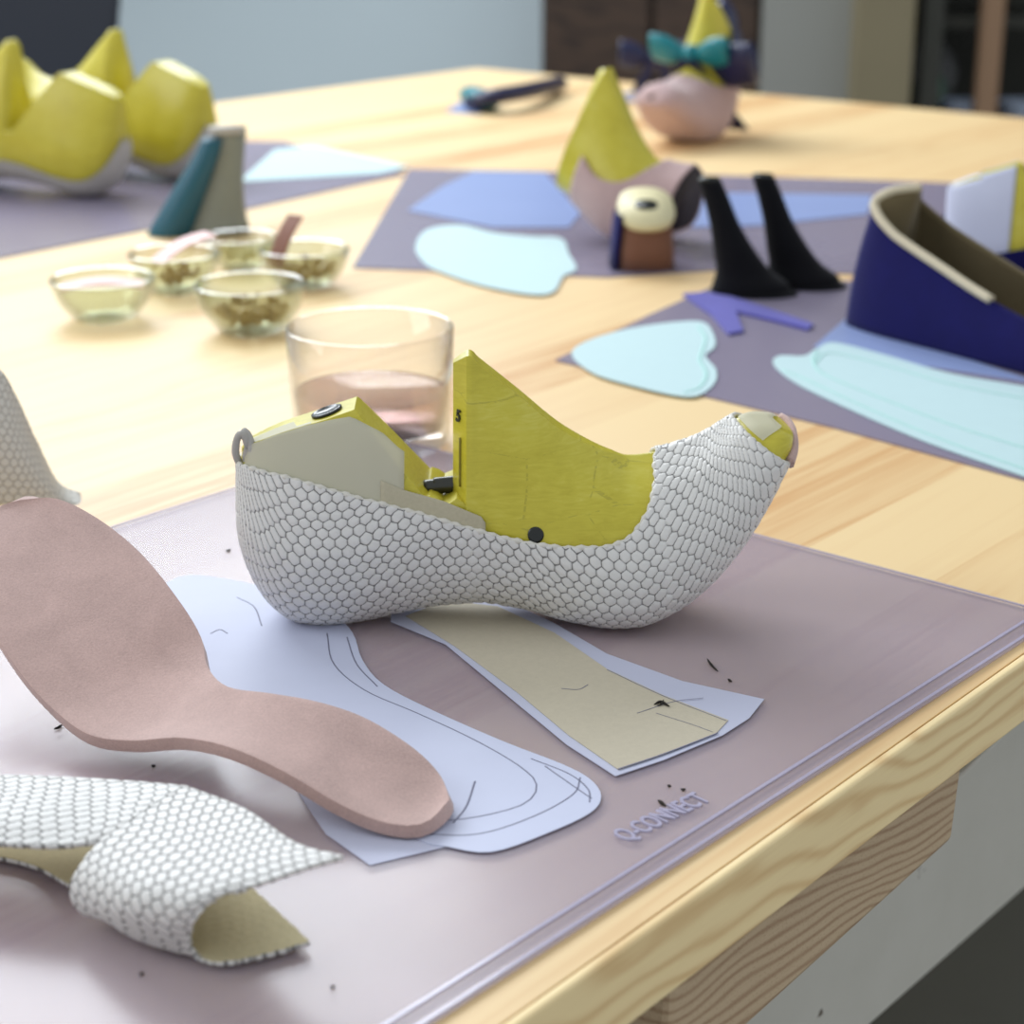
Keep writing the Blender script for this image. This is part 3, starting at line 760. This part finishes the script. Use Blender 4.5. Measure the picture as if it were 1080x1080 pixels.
bm.to_mesh(insole.data); bm.free()
tag(insole, 'curved dusty pink suede insole lying in front of the shoe at the left', 'insole')
s_ = insole.modifiers.new('thickness', 'SOLIDIFY'); s_.thickness = .0050; s_.offset = -1
bevel(insole, .0018, 3, 50)

# ------------------------------------------------------------------ cut snakeskin upper, front left
def snake_sheet(name, A, label_parts, parent, th=.0016, relief=.0003):
    du = np.gradient(A, axis=0); dv = np.gradient(A, axis=1); nrm = np.cross(du, dv); nrm /= np.linalg.norm(nrm, axis=2)[..., None]+1e-12
    u = np.concatenate([np.zeros((1, A.shape[1])), np.cumsum(np.linalg.norm(np.diff(A, axis=0), axis=2), axis=0)], 0)
    v = np.concatenate([np.zeros((A.shape[0], 1)), np.cumsum(np.linalg.norm(np.diff(A, axis=1), axis=2), axis=1)], 1)
    return nrm, np.stack([u, v], 2)
def build_sheet(name, A, parent, flip=False, th=.0016, relief=.0003, uvrot=False, uvoff=(0, 0)):
    nrm, uv = snake_sheet(name, A, None, parent)
    if flip: nrm = -nrm
    if uvrot: uv = uv[..., ::-1]
    uv = uv+np.array(uvoff)
    A = A+nrm*(snake_np(uv[..., 0], uv[..., 1])*relief)[..., None]
    me = grid_mesh(name, rel(parent, A.reshape(-1, 3)).reshape(A.shape), uv)
    if flip:
        me.flip_normals()
    o = obj(name, me, parent=parent, mats=[M['snake'], M['lining']])
    s = o.modifiers.new('thickness', 'SOLIDIFY'); s.thickness = th; s.offset = -1; s.material_offset = 1; s.material_offset_rim = 0
    return o
def surf(curves, n, m, us=None):
    C = [resample([G(*p) for p in c], m) for c in curves]
    C = np.array(C); k = len(C)
    return np.stack([resample(C[:, j], n) for j in range(m)], 1)
cut = thing('shoe_upper_cut', 'folded white snakeskin upper with peep toe opening, bottom left corner', 'shoe upper', tuple(G(150, 960, MT+.0003)))
z0 = MT+.0022
Lc = [(196, 829, .027), (168, 846, .0275), (135, 868, .027), (106, 887, .025), (84, 913, .021), (74, 936, .015), (80, 958, .008), (98, 966, .0045), (130, 955, z0), (180, 925, z0), (215, 890, z0)]
Mc = [(258, 853, .031), (222, 880, .031), (182, 908, .030), (150, 935, .027), (132, 956, .021), (125, 972, .013), (134, 986, .006), (152, 987, .0035), (180, 976, z0), (215, 955, z0), (248, 925, z0)]
Rc = [(312, 889, .034), (272, 905, .034), (230, 928, .032), (198, 950, .028), (182, 968, .022), (175, 985, .014), (180, 1000, .006), (198, 1006, .0035), (222, 1000, z0), (250, 978, z0), (272, 945, z0)]
Ec = [(362, 903, .036), (325, 914, .035), (272, 932, .033), (228, 948, .029), (208, 968, .023), (200, 988, .014), (202, 1005, .0065), (216, 1016, .0035), (244, 1018, z0), (290, 1008, z0), (327, 997, z0)]
A = surf([Lc, Mc, Rc, Ec], 110, 130)
vamp = build_sheet('vamp', A, cut, flip=True, relief=.00035)
# top quarter and bottom quarter running off to the left
q = surf([[(196, 829, .027), (168, 846, .0275), (135, 868, .027), (106, 887, .025)], [(140, 824, .025), (110, 845, .026), (85, 868, .0255), (62, 892, .024)],
          [(50, 819, .024), (30, 842, .025), (12, 866, .025), (0, 890, .023)], [(-60, 816, .022), (-70, 838, .023), (-78, 860, .023), (-86, 884, .021)]], 70, 50)
build_sheet('quarter', q, cut, flip=False, relief=.00035)['label'] = 'upper strap of the folded piece'
q2 = surf([[(140, 884, .004), (112, 900, .0045), (90, 918, .005), (73, 937, .0055)], [(90, 872, z0), (70, 884, z0), (52, 902, z0), (36, 917, z0)],
           [(0, 868, z0), (-10, 880, z0), (-14, 893, z0), (-18, 905, z0)], [(-90, 866, z0), (-95, 876, z0), (-98, 886, z0), (-100, 896, z0)]], 60, 30)
ob = build_sheet('quarter', q2, cut, flip=True, relief=.0); ob['label'] = 'lower strap showing its cream lining'
# snakeskin piece standing behind the insole
back = thing('shoe_upper_cut', 'snakeskin quarter piece standing on edge behind the pink insole at the left', 'shoe upper', tuple(G(10, 535, 0)))
gb = lambda x, y, z: G(x, y, z)
def on_wall(x, y, P, n): return PL(x, y, P, n)
n_ = np.array([.35, -1, 0]); n_ /= np.linalg.norm(n_); P_ = G(60, 531, .002)
rows = []
for (xt, yt), (xb, yb) in zip([(-90, 380), (-50, 384), (-12, 392), (6, 402), (22, 430), (45, 480), (66, 520), (90, 532)], [(-90, 535), (-50, 535), (-12, 534), (8, 533), (26, 533), (50, 533), (70, 533), (92, 535)]):
    a = on_wall(xt, yt, P_, n_)-n_*.02; b = on_wall(xb, yb, P_, n_)
    rows.append([b*(1-s)+a*s+n_*.006*math.sin(math.pi*s) for s in np.linspace(0, 1, 30)])
A = np.array(rows); A = np.stack([resample(A[:, j], 60) for j in range(30)], 1)
ob = build_sheet('quarter', A, back, flip=False, relief=.0003)
ob.data.materials.clear(); ob.data.materials.append(M['snake_gold']); ob.data.materials.append(M['lining'])

# ------------------------------------------------------------------ tumbler with water
gc = G(393, 468, 0); R0 = .0480; HG = .070
prof = [(0, .0), (R0*.86, 0), (R0*.90, .0015), (R0*.93, .006), (R0*.97, .03), (R0, HG-.0006), (R0-.0008, HG), (R0-.0017, HG-.0006), (R0*.97-.0018, .03), (R0*.90, .012), (R0*.7, .0095), (0, .009)]
o = obj('drinking_glass', lathe_me('drinking_glass', prof, 64), M['glass']); o.location = (gc[0], gc[1], .0004)
tag(o, 'clear glass tumbler with a little water behind the shoe', 'glass')
wl = .031
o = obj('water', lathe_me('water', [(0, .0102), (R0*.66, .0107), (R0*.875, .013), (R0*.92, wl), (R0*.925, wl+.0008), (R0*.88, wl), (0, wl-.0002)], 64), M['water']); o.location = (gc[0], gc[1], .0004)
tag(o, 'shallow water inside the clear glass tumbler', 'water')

# ------------------------------------------------------------------ glass bowls and what is in them
def glass_bowl(px, py, r, h, label):
    c = G(px, py, 0); o = obj('glass_bowl', lathe_me('glass_bowl', bowl_prof(r, h, .0025), 48), M['bowlglass']); o.location = (c[0], c[1], .0004)
    tag(o, label, 'bowl', 'small glass bowls behind the tumbler'); return c
def tacks(c, r, n, z0, mat, label, cat, name, seed, size=.003):
    rnd = np.random.RandomState(seed); V = []; F = []
    for _ in range(n):
        a = rnd.rand()*6.28; q = math.sqrt(rnd.rand()); p = np.array([math.cos(a)*r*q, math.sin(a)*r*q, z0+rnd.rand()*.010+.006*q*q]); s = size*(.6+.8*rnd.rand())
        e = rnd.randn(3, 3); e, _ = np.linalg.qr(e); b = len(V)
        for sx in (-1, 1):
            for k in range(6): V.append(p+s*(e[0]*sx*(.5)+(e[1]*math.cos(k*1.047)+e[2]*math.sin(k*1.047))*(.8 if sx > 0 else .35)))
        F += [(b+k, b+(k+1) % 6, b+6+(k+1) % 6, b+6+k) for k in range(6)]+[tuple(range(b, b+6)), tuple(range(b+6, b+12))]
    o = obj(name, fix_normals(mesh_from(name, V, F, False)), mat); o.location = (c[0], c[1], .0004); tag(o, label, cat); o['kind'] = 'stuff'; return o
def strip(name, c, L, wd, th, z, rz, mat, label, cat, bend=.006, tilt=0):
    xs = np.linspace(-L/2, L/2, 14); A = []
    for x in xs:
        zz = bend*math.cos(x/L*math.pi); sec = [(-wd/2, 0), (wd/2, 0), (wd/2, th), (-wd/2, th)]
        A.append([(x, y, zz+s) for y, s in sec])
    o = obj(name, loft_closed(name, np.array(A), True, False), mat); o.location = (c[0], c[1], z); o.rotation_euler = (0, tilt, rz); tag(o, label, cat); return o
c1 = glass_bowl(111, 337, .0385, .030, 'small glass bowl holding a pink strip, leftmost of the bowls')
strip('leather_strip', c1, .060, .024, .002, .0235, .15, M['pinkpaper'], 'pink strip lying in the leftmost glass bowl', 'strip', .004)
c2 = glass_bowl(266, 350, .0405, .034, 'glass bowl of brass tacks nearest the clear tumbler')
tacks(c2, .026, 190, .006, M['nuts'], 'heap of small tacks in the bowl nearest the tumbler', 'tacks', 'tack_heap', 1)
c3 = glass_bowl(186, 308, .036, .030, 'glass bowl with a pink paper piece behind the leftmost bowl')
strip('paper_piece', (c3[0]+.008, c3[1]), .050, .022, .0012, .034, .6, M['pinkpaper'], 'pale pink paper piece across the rim of the middle glass bowl', 'paper', .004, -.35)
tacks(c3, .018, 60, .006, M['nuts'], 'heap of tacks under the pale pink paper in the middle bowl', 'tacks', 'tack_heap', 2)
c4 = glass_bowl(322, 303, .036, .030, 'glass bowl with a brown leather scrap behind the tumbler, rightmost of the bowls')
tacks(c4, .024, 150, .006, M['nuts'], 'heap of tacks in the rightmost glass bowl', 'tacks', 'tack_heap', 3)
strip('leather_scrap', (c4[0]-.014, c4[1]), .046, .014, .002, .036, 1.0, M['brownleather'], 'brown leather scrap leaning in the rightmost glass bowl', 'leather scrap', .003, -.9)
c5 = glass_bowl(256, 284, .031, .026, 'small glass bowl right in front of the teal heel, farthest of the bowls')
tacks(c5, .016, 40, .006, M['cream'], 'pale tacks in the bowl in front of the teal heel', 'tacks', 'tack_heap', 5)

# ------------------------------------------------------------------ generic last (local: heel at origin, toe along +x)
LM = LocalMap()
def make_last(label, cat='shoe last', name='shoe_last', toe_end=NSEG, sole=True):
    t = thing(name, label, cat)
    o = obj('heel_block', LAST['heel'] or solid('heel_block', LM, hts[::2], lambda t: clip_v(t, heelY(t)), ns=20), None if LAST['heel'] else M['yellow'], t)
    if not LAST['heel']: auto_smooth(o, 38)
    LAST['heel'] = o.data
    o = obj('forepart', LAST['fore'] or solid('forepart', LM, np.r_[fts[:3], fts[4::3]], lambda t: clip_v(t, foreY(t)) if t < t_at_x(493) else 1.0, fw, ns=20), None if LAST['fore'] else M['yellow'], t)
    LAST['fore'] = o.data
    o = obj('instep_bridge', LAST['bridge'] or solid('instep_bridge', LM, np.linspace(float(t_at_x(430)), float(t_at_x(520)), 10), lambda t: clip_v(t, 530), lambda t: .99, ns=16), None if LAST['bridge'] else M['yellow'], t)
    LAST['bridge'] = o.data
    if sole:
        if not LAST['sole']:
            A, uv, _ = skin(LM, np.linspace(.3, 21, 60), lambda t: .15, 30, .0022, 0)
            LAST['sole'] = merge(grid_mesh('sole', A)); LAST['sole'].materials.append(M['sole'])
        obj('sole', LAST['sole'], None, t)['label'] = 'pale grey sole'
    return t
LAST = dict(heel=None, fore=None, bridge=None, sole=None)
def place(o, px, py, deg, s=1.0, z=.004): c = G(px, py, 0); o.location = (c[0], c[1], z*s); o.rotation_euler = (0, 0, math.radians(deg)); o.scale = (s, s, s); return o
l1 = place(make_last('yellow shoe last with pale sole, nearer of the two at the left edge'), 138, 211, 160, 1.16)
l2 = place(make_last('yellow shoe last behind the nearer one, its heel closest to the teal heel'), 226, 195, 148, 1.16)
l1['group'] = l2['group'] = 'yellow lasts at the left'

def vamp_upper(parent, mat, t0x, t1, name='upper', dark=None, t0=None):
    A, uv, _ = skin(LM, np.linspace(float(t_at_x(t0x)), t1, 40), lambda t: 1.0 if t > t_at_x(690) else min(1, .45+.55*max(0, (float(stn(np.array([t]))[0][0])-560)/130)**2), 60, .0022, 0)
    o = obj(name, merge(grid_mesh(name, A)), mat, parent)
    sm = o.modifiers.new('thickness', 'SOLIDIFY'); sm.thickness = .0018; sm.offset = -1
    if dark:
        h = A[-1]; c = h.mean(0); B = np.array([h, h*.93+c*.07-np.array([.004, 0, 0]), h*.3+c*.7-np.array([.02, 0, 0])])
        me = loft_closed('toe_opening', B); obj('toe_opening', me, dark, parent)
    return o
# mauve pink peep toe shoe on a last, centre
def rest_on_table(t, zmin):
    """drop or lift a rotated thing so that its lowest point touches zmin"""
    Mx = Matrix.LocRotScale(t.location, t.rotation_euler, t.scale)
    lo = min((Mx @ v.co).z for ch in t.children for v in ch.data.vertices)
    t.location.z += zmin-lo
def peep_toe(label, vmat, px, py, deg, pitch, s, z, roll=0, closed=False):
    t = thing('shoe_on_last', label, 'shoe')
    obj('forepart', solid('forepart', LM, np.r_[fts[:3], np.linspace(float(t_at_x(498)), 16.6, 30)], lambda t: clip_v(t, foreY(t)) if t < t_at_x(493) else 1.0, fw, ns=20), M['yellow'], t)
    vamp_upper(t, vmat, 540, NSEG if closed else 17.5, 'vamp', None if closed else M['darkbrown'])
    for ch in t.children:                       # the rear foot of the last becomes the anchor
        for v in ch.data.vertices: v.co.x -= .14
    t.rotation_euler = (math.radians(roll), math.radians(pitch), math.radians(deg)); t.scale = (s, s, s)
    c = G(px, py, 0); t.location = (c[0], c[1], 0); rest_on_table(t, z); return t
s2 = peep_toe('mauve suede peep toe vamp on a yellow last behind the block heel', M['pinkgrey'], 624, 250, -32, 22, 1.0, .0034)

# ------------------------------------------------------------------ navy shoes with teal bow, back
def bow(parent, loc, s, mat, matk, rz=0):
    def loop(sgn):
        A = []
        for q in np.linspace(0, 1, 14):
            rr = .35+.65*math.sin(min(1, q*1.15)*math.pi*.62); x = sgn*(.12+q*.95)
            A.append([(x*s+loc[0], loc[1]+s*.30*rr*math.cos(a)*(1-.25*q), loc[2]+s*(.42*rr*math.sin(a)+.18*q)) for a in np.linspace(0, 6.283, 18, endpoint=False)])
        return loft_closed('bow_loop', np.array(A))
    a = [obj('bow_loop', loop(1), mat, parent), obj('bow_loop', loop(-1), mat, parent)]
    A = [[(loc[0]+s*x, loc[1]+s*r*math.cos(t), loc[2]+s*r*math.sin(t)) for t in np.linspace(0, 6.283, 14, endpoint=False)] for x, r in ((-.18, .1), (-.15, .24), (0, .28), (.15, .24), (.18, .1))]
    a.append(obj('bow_knot', loft_closed('bow_knot', np.array(A)), matk, parent))
    for sg in (1, -1):
        A = [[(loc[0]+s*(sg*(.1+q*.5)+wx), loc[1]-s*.25-yy, loc[2]-s*q*1.0) for wx, yy in ((-.15, 0), (.15+.1*q, 0), (.15+.1*q, .003), (-.15, .003))] for q in np.linspace(0, 1, 6)]
        a.append(obj('bow_tail', loft_closed('bow_tail', np.array(A), True, False), mat, parent))
    return a
s4 = peep_toe('dusty pink toed shoe with teal bow on a yellow last at the far table corner', M['pinkgrey'], 752, 142, -122, 28, 1.12, .0012, closed=True)
A = skin(LM, np.linspace(float(t_at_x(478)), float(t_at_x(545)), 24), lambda t: .62, 50, .0030, 0)[0]; A[..., 0] -= .14
obj('quarter', merge(grid_mesh('quarter', A)), M['navysatin'], s4).modifiers.new('thickness', 'SOLIDIFY').thickness = .0015
bow(s4, (.005, .0, .085), .040, M['tealsatin'], M['tealsatin'])
for b_ in [c for c in s4.children if c.name.startswith('bow')]:
    for v in b_.data.vertices: v.co = Vector((v.co.y*-1+.012, v.co.x-.0, v.co.z)) if False else Vector((.02-v.co.y*.9, v.co.x-.005, v.co.z))
for b_ in [c for c in s4.children if c.name.startswith('bow_tail')]: b_.data.materials.clear(); b_.data.materials.append(M['navysatin'])
bow(s4, (.0, .0, .062), .062, M['navysatin'], M['navysatin'])
for b_ in [c for c in s4.children if c.name.startswith('bow') and c.data.materials[0] == M['navysatin'] and max(v.co.x for v in c.data.vertices) > .03 and max(abs(v.co.y) for v in c.data.vertices) < .03]:
    for v in b_.data.vertices: v.co = Vector((.012-v.co.y*.8, v.co.x, v.co.z))
rest_on_table(s4, .0030)
s5 = thing('fabric_bow', 'dark navy satin bow with teal lining lying by the brown cabinet end of the table', 'bow', tuple(G(690, 100, 0)))
bow(s5, (0, 0, .0485), .046, M['navysatin'], M['navysatin'])
o = obj('bow_ribbon', tube_me('bow_ribbon', resample([(-.03, -.03, .006), (-.06, -.06, .004), (-.02, -.09, .004), (.03, -.07, .010)], 20), .007, 8, False, .3), M['bluefilm'], s5)
s6 = thing('sandal_strap', 'dark navy strap with a teal end lying on the far part of the table', 'strap', tuple(G(540, 105, 0)))
P = resample([G(497, 108, .012), G(520, 102, .022), G(555, 96, .022), G(590, 88, .012)], 24)
obj('band', tube_me('band', rel(s6, P), .013, 10, False, .8), M['navysatin'], s6)
P = resample([G(497, 100, .014), G(508, 104, .018), G(514, 107, .010)], 12)
obj('teal_end', tube_me('teal_end', rel(s6, P), .018, 10, False, .7), M['tealsatin'], s6)
o = flat_piece('paper_piece', [(470, 118), (486, 108), (522, 106), (505, 121)], .0003, .0008, M['bluefilm']); tag(o, 'scrap of pale film beside the dark strap at the back', 'film')

# ------------------------------------------------------------------ heels
def loft_ellipses(name, secs, seg=24, n=40):
    """secs: (cx, cy, z, rx, ry)"""
    S_ = resample(secs, n); A = [[(c[0]+c[3]*math.cos(a), c[1]+c[4]*math.sin(a), c[2]) for a in np.linspace(0, 2*math.pi, seg, endpoint=False)] for c in S_]
    return loft_closed(name, np.array(A))
def stiletto(px, py, rz, label, s=1.0):
    c = G(px, py, 0); t = thing('stiletto_heel', label, 'heel', (c[0], c[1], BZ+.0014), math.radians(rz), 'black stiletto heels')
    b = obj('shaft', loft_ellipses('shaft', [(.0, 0, .002, .031, .021), (.0, 0, .008, .029, .020), (-.006, 0, .018, .021, .016), (-.013, 0, .032, .0165, .014), (-.021, 0, .052, .0118, .0110), (-.029, 0, .074, .0098, .009), (-.034, 0, .086, .0090, .0085)]), M['blacksuede'], t)
    obj('seat', loft_ellipses('seat', [(.004, 0, 0, .033, .022), (.003, 0, .0012, .033, .022), (.002, 0, .003, .030, .020)], 24, 8), M['blacksuede'], t)
    obj('top_lift', loft_ellipses('top_lift', [(-.0340, 0, .0861, .0084, .008), (-.0345, 0, .0885, .0084, .008)], 20, 4), M['black'], t)
    t.scale = (s, s, s); return t
stiletto(791, 311, -6, 'black suede stiletto heel standing upside down, left of the pair')
stiletto(845, 303, -6, 'black suede stiletto heel standing upside down, right of the pair, next to the navy shoe', .98)
# block heel
c = G(681, 286, 0)+np.array([0, .012, 0]); t = thing('block_heel', 'brown block heel with cream top and slot hole, standing before the mauve shoe', 'heel', (c[0], c[1], BZ+.0014), math.radians(4))
def rrect(w, d, z, n=28, p=3.2, cx=0, cy=0): return [(cx+w*np.sign(math.cos(a))*abs(math.cos(a))**(2/p), cy+d*np.sign(math.sin(a))*abs(math.sin(a))**(2/p), z) for a in np.linspace(0, 2*math.pi, n, endpoint=False)]
def slant(ring, k, z): return [(x, y, z+k*y) for x, y, _ in ring]
obj('body', loft_closed('body', np.array([rrect(.0240, .022, 0), rrect(.0228, .020, .018), slant(rrect(.0205, .0185, 0), .45, .040), slant(rrect(.0203, .0185, 0), .45, .0415)])), M['brownsuede'], t)
k_ = .52
obj('seat', loft_closed('seat', np.array([slant(rrect(.0225, .0215, 0, p=2.4), k_, .0435), slant(rrect(.0236, .0225, 0, p=2.4), k_, .047), slant(rrect(.0226, .0215, 0, p=2.4), k_, .0505)])), M['cream'], t)
obj('slot', loft_closed('slot', np.array([slant(rrect(.0095, .0058, 0, p=2.4), k_, .0498), slant(rrect(.0095, .0058, 0, p=2.4), k_, .0511)])), M['black'], t)
obj('side_cover', loft_closed('side_cover', np.array([rrect(.0030, .017, 0, cx=-.0262), rrect(.003, .016, .02, cx=-.0250), rrect(.0028, .0155, .044, cx=-.0228)])), M['navy'], t)
# teal heel at the left
c = G(222, 246, 0); t = thing('covered_heel', 'dark teal and grey stiletto heel standing behind the glass bowls', 'heel', (c[0], c[1], .0006), math.radians(0))
obj('core', loft_ellipses('core', [(.004, .004, 0, .032, .020), (.006, .004, .02, .026, .016), (.014, .004, .05, .0175, .012), (.020, .004, .078, .0145, .0105), (.022, .004, .088, .0140, .010)]), M['silver'], t)
obj('cover', loft_ellipses('cover', [(-.036, -.006, 0, .0195, .017), (-.0295, -.006, .012, .0190, .017), (-.014, -.005, .042, .0150, .015), (.001, -.004, .070, .0110, .012), (.007, -.003, .084, .0095, .011)]), M['teal'], t)
obj('top_lift', loft_ellipses('top_lift', [(.019, .002, .0885, .0165, .0115), (.020, .002, .094, .0165, .0115)], 20, 5), M['sole'], t)

# ------------------------------------------------------------------ navy open shoe at the right
def navy_shell(label, o_px, deg, L, wmax, hheel, name='navy_shoe'):
    c = G(*o_px, 0); t = thing(name, label, 'shoe', (c[0], c[1], BZ+.0014), math.radians(deg))
    def path(s):   # s in -1..1: near toe -> heel -> far toe
        a = abs(s); x = L*max(0, (a-.16)/.84)**1.15; return x, a
    N_ = 71; outer = []; inner = []; rim = []
    for s in np.linspace(-1, 1, N_):
        x, a = path(s); w_ = wmax*(1-math.exp(-(a/.14)**1.5)) if a < .5 else wmax*(1-math.exp(-(a/.14)**1.5))*(1+.25*(a-.5))
        y = math.copysign(w_, s); h = hheel*float(pchip([0, .08, .2, .45, .65, .8, 1.0], [1.0, .985, .86, .60, .40, .31, .30], np.array([a]))[0])
        inset = .36*h; bulge = .004
        col = []
        for q in np.linspace(0, 1, 14):
            xx = x+inset*q*(1-min(1, a/.35)); yy = y*(1-.18*q*min(1, a/.2))-math.copysign(bulge*math.sin(math.pi*q), -s)
            col.append((xx, yy, h*q))
        outer.append(col); rim.append(col[-1])
    A = np.array(outer); me = grid_mesh('shell', A)
    bm = bmesh.new(); bm.from_mesh(me); bm.normal_update()
    if sum(f.normal.dot(Vector((0, f.calc_center_median().y, 0))) for f in bm.faces) < 0: bmesh.ops.reverse_faces(bm, faces=bm.faces)
    bm.to_mesh(me); bm.free(); me.shade_smooth()
    o = obj('shell', me, parent=t, mats=[M['navy'], M['olive']]); sm = o.modifiers.new('thickness', 'SOLIDIFY'); sm.thickness = .0022; sm.offset = -1; sm.material_offset = 1; sm.material_offset_rim = 1
    rim = np.array(rim)
    o = obj('binding', tube_me('binding', resample(rim[13:37], 60), .0034, 10, False, .9), M['binding'], t); o['label'] = 'beige rim strip'
    base = [(p[0][0], p[0][1], .001) for p in outer]
    n = len(base); V = [(x, y*.95, .0006) for x, y, z in base]+[(x, y*.95, .004) for x, y, z in base]
    F = [tuple(range(n)), tuple(range(2*n-1, n-1, -1))]+[(i, i+n, (i+1) % n+n, (i+1) % n) for i in range(n)]
    obj('bottom', fix_normals(mesh_from('bottom', V, F, False)), M['olive'], t)
    return t
navy_shell('open navy suede shoe upper with beige rim strip, at the right edge', (917, 337), -52, .26, .038, .100)
s7 = place(make_last('yellow last with white tape behind the navy shoe at the right edge', sole=False), 990, 308, -18, .98)
A = skin(LM, np.linspace(.6, float(t_at_x(372)), 30), lambda t: clip_v(t, heelY(t)), 60, .0010, 0)[0]
o = obj('tape_wrap', merge(grid_mesh('tape_wrap', A)), M['paper'], s7); o['label'] = 'white tape wrapped on the heel'; o.modifiers.new('thickness', 'SOLIDIFY').thickness = .0006
A = skin(LM, np.linspace(.1, 18, 40), lambda t: .36, 50, .0024, 0)[0]
o = obj('upper', merge(grid_mesh('upper', A)), M['navy'], s7); o.modifiers.new('thickness', 'SOLIDIFY').thickness = .001

# ------------------------------------------------------------------ flat pattern pieces on the back mats
CZ = BZ+.0014
o = flat_piece('suede_strip', [(720, 312), (742, 310), (772, 315), (806, 326), (858, 344), (852, 349), (806, 337), (776, 330), (784, 351), (768, 354), (750, 333)], CZ, .0018, M['bluestrip'])
tag(o, 'forked violet blue suede strip in front of the black heels', 'suede strip')
o = flat_piece('card_pattern', [(438, 262), (450, 243), (485, 238), (520, 246), (560, 250), (592, 252), (600, 268), (608, 284), (594, 292), (584, 308), (560, 311), (510, 302), (472, 290), (450, 280)], CZ, .0006, M['cyan'], 5)
tag(o, 'pale cyan card pattern left of the mauve shoe on the middle mat', 'card pattern')
def card(px, inner, label, sm=5):
    P = np.array([G(x, y, CZ) for x, y in px]); c = P.mean(0); t = thing('card_pattern', label, 'card pattern', tuple(c))
    obj('sheet', prism_me('sheet', closed_smooth(P, sm)-c, (0, 0, .0006)), M['cyan'], t)
    for line in inner: obj('drawn_line', tube_me('drawn_line', resample([G(x, y, CZ+.0007) for x, y in line], 60)-c, .0013, 6, False, .25), M['cyan_line'], t)
    return t
card([(603, 374), (620, 360), (660, 348), (705, 341), (740, 340), (752, 352), (754, 366), (744, 376), (755, 390), (754, 404), (738, 417), (715, 418), (670, 408), (625, 394)],
     [[(736, 344), (744, 356), (740, 372), (738, 380), (745, 394), (738, 408), (722, 414)]], 'pale cyan heart shaped card pattern right behind the shoe toe')
card([(816, 385), (822, 376), (848, 376), (862, 368), (880, 362), (930, 374), (1000, 394), (1080, 408), (1140, 420), (1140, 525), (1080, 503), (980, 468), (900, 434), (840, 405)],
     [[(860, 382), (876, 372), (930, 384), (1000, 404), (1080, 420), (1130, 428)], [(826, 390), (850, 400), (910, 428), (990, 462), (1080, 494), (1130, 510)], [(862, 370), (858, 382), (872, 396), (930, 420), (1010, 450), (1100, 478)]],
     'large pale cyan card pattern with teal outlines at the right edge')
o = flat_piece('film_piece', [(430, 222), (468, 196), (500, 181), (575, 182), (612, 225), (600, 240), (520, 240)], CZ, .0005, M['bluefilm']); tag(o, 'pale blue film sheet on the middle mat behind the cyan card', 'film')
o = flat_piece('film_piece', [(722, 240), (728, 203), (920, 206), (915, 226), (800, 238)], CZ, .0005, M['bluefilm']); tag(o, 'pale lilac film strip behind the black heels', 'film')
o = flat_piece('film_piece', [(858, 366), (905, 325), (1000, 372), (1090, 402), (1090, 404), (960, 384)], CZ-.0003, .0003, M['bluefilm']); tag(o, 'lilac film under the navy shoe at the right', 'film')
o = flat_piece('paper_sheet', [(252, 192), (290, 158), (330, 154), (432, 176), (400, 183)], CZ, .0005, M['cyan']); tag(o, 'pale cyan paper on the left mat behind the teal heel', 'paper')

# ------------------------------------------------------------------ offcuts lying about on the front mat
def scrap(pts, label, z=MT+.0009, r=.0006):
    P = resample([G(x, y, z) for x, y in pts], 12); c = P.mean(0); rr = r*np.sin(np.linspace(.35, math.pi-.35, 12))
    o = obj('thread_scrap', tube_me('thread_scrap', P-c, rr, 6), M['scrap']); o.location = c; tag(o, label, 'scrap', 'dark offcuts on the front mat')
scrap([(746, 695), (750, 701), (757, 708)], 'dark thin splinter on the mat right of the shoe')
scrap([(690, 743), (697, 740), (706, 745)], 'black snippet on the beige tape strip', PZ+.0016)
scrap([(700, 738), (697, 743), (693, 744)], 'dark thread crossing the black snippet on the beige tape', PZ+.0016, .0004)
scrap([(694, 844), (698, 847), (702, 850)], 'black crumb just above the raised lettering', r=.0008)
scrap([(704, 828), (706, 829), (708, 829)], 'tiny dark speck above the black crumb by the lettering')
scrap([(718, 832), (721, 833), (723, 832)], 'tiny dark speck right of the crumb by the lettering')
scrap([(768, 716), (770, 718), (772, 719)], 'dark speck below the splinter right of the shoe')
scrap([(57, 769), (62, 767), (66, 764)], 'dark thread bit on the mat under the left edge of the pink insole')
scrap([(160, 807), (162, 808), (164, 807)], 'dark speck between the insole and the folded snakeskin upper')
scrap([(147, 1028), (150, 1027), (152, 1026)], 'dark speck in front of the folded snakeskin upper')
scrap([(349, 1040), (351, 1041), (353, 1040)], 'dark speck on the bare mat near the bottom edge')
scrap([(238, 580), (241, 581), (243, 579)], 'dark speck on the mat left of the shoe heel')

# ------------------------------------------------------------------ small pieces that belong to one part of their thing
bpy.context.view_layer.update()
def nest(t, parent_name, names):
    p = [c for c in t.children if c.name.split('.')[0] == parent_name][0]
    for c in list(t.children):
        if c is not p and c.name.split('.')[0] in names: c.parent = p
nest(shoe, 'heel_block', ('socket', 'masking_tape', 'top_tape', 'tape_strip'))
nest(shoe, 'forepart', ('size_mark', 'groove', 'pin_hole', 'toe_tape'))
nest(shoe, 'hinge_base', ('hinge_pin', 'hinge_spring'))
nest(shoe, 'upper', ('topline_fold', 'toe_edge', 'heel_loop'))
nest(s2, 'vamp', ('toe_opening',))
nest(t_sheet, 'sheet', ('pencil_line',)) if (t_sheet := next((o for o in S.objects if o.get('label', '').startswith('white paper shoe pattern')), None)) else None
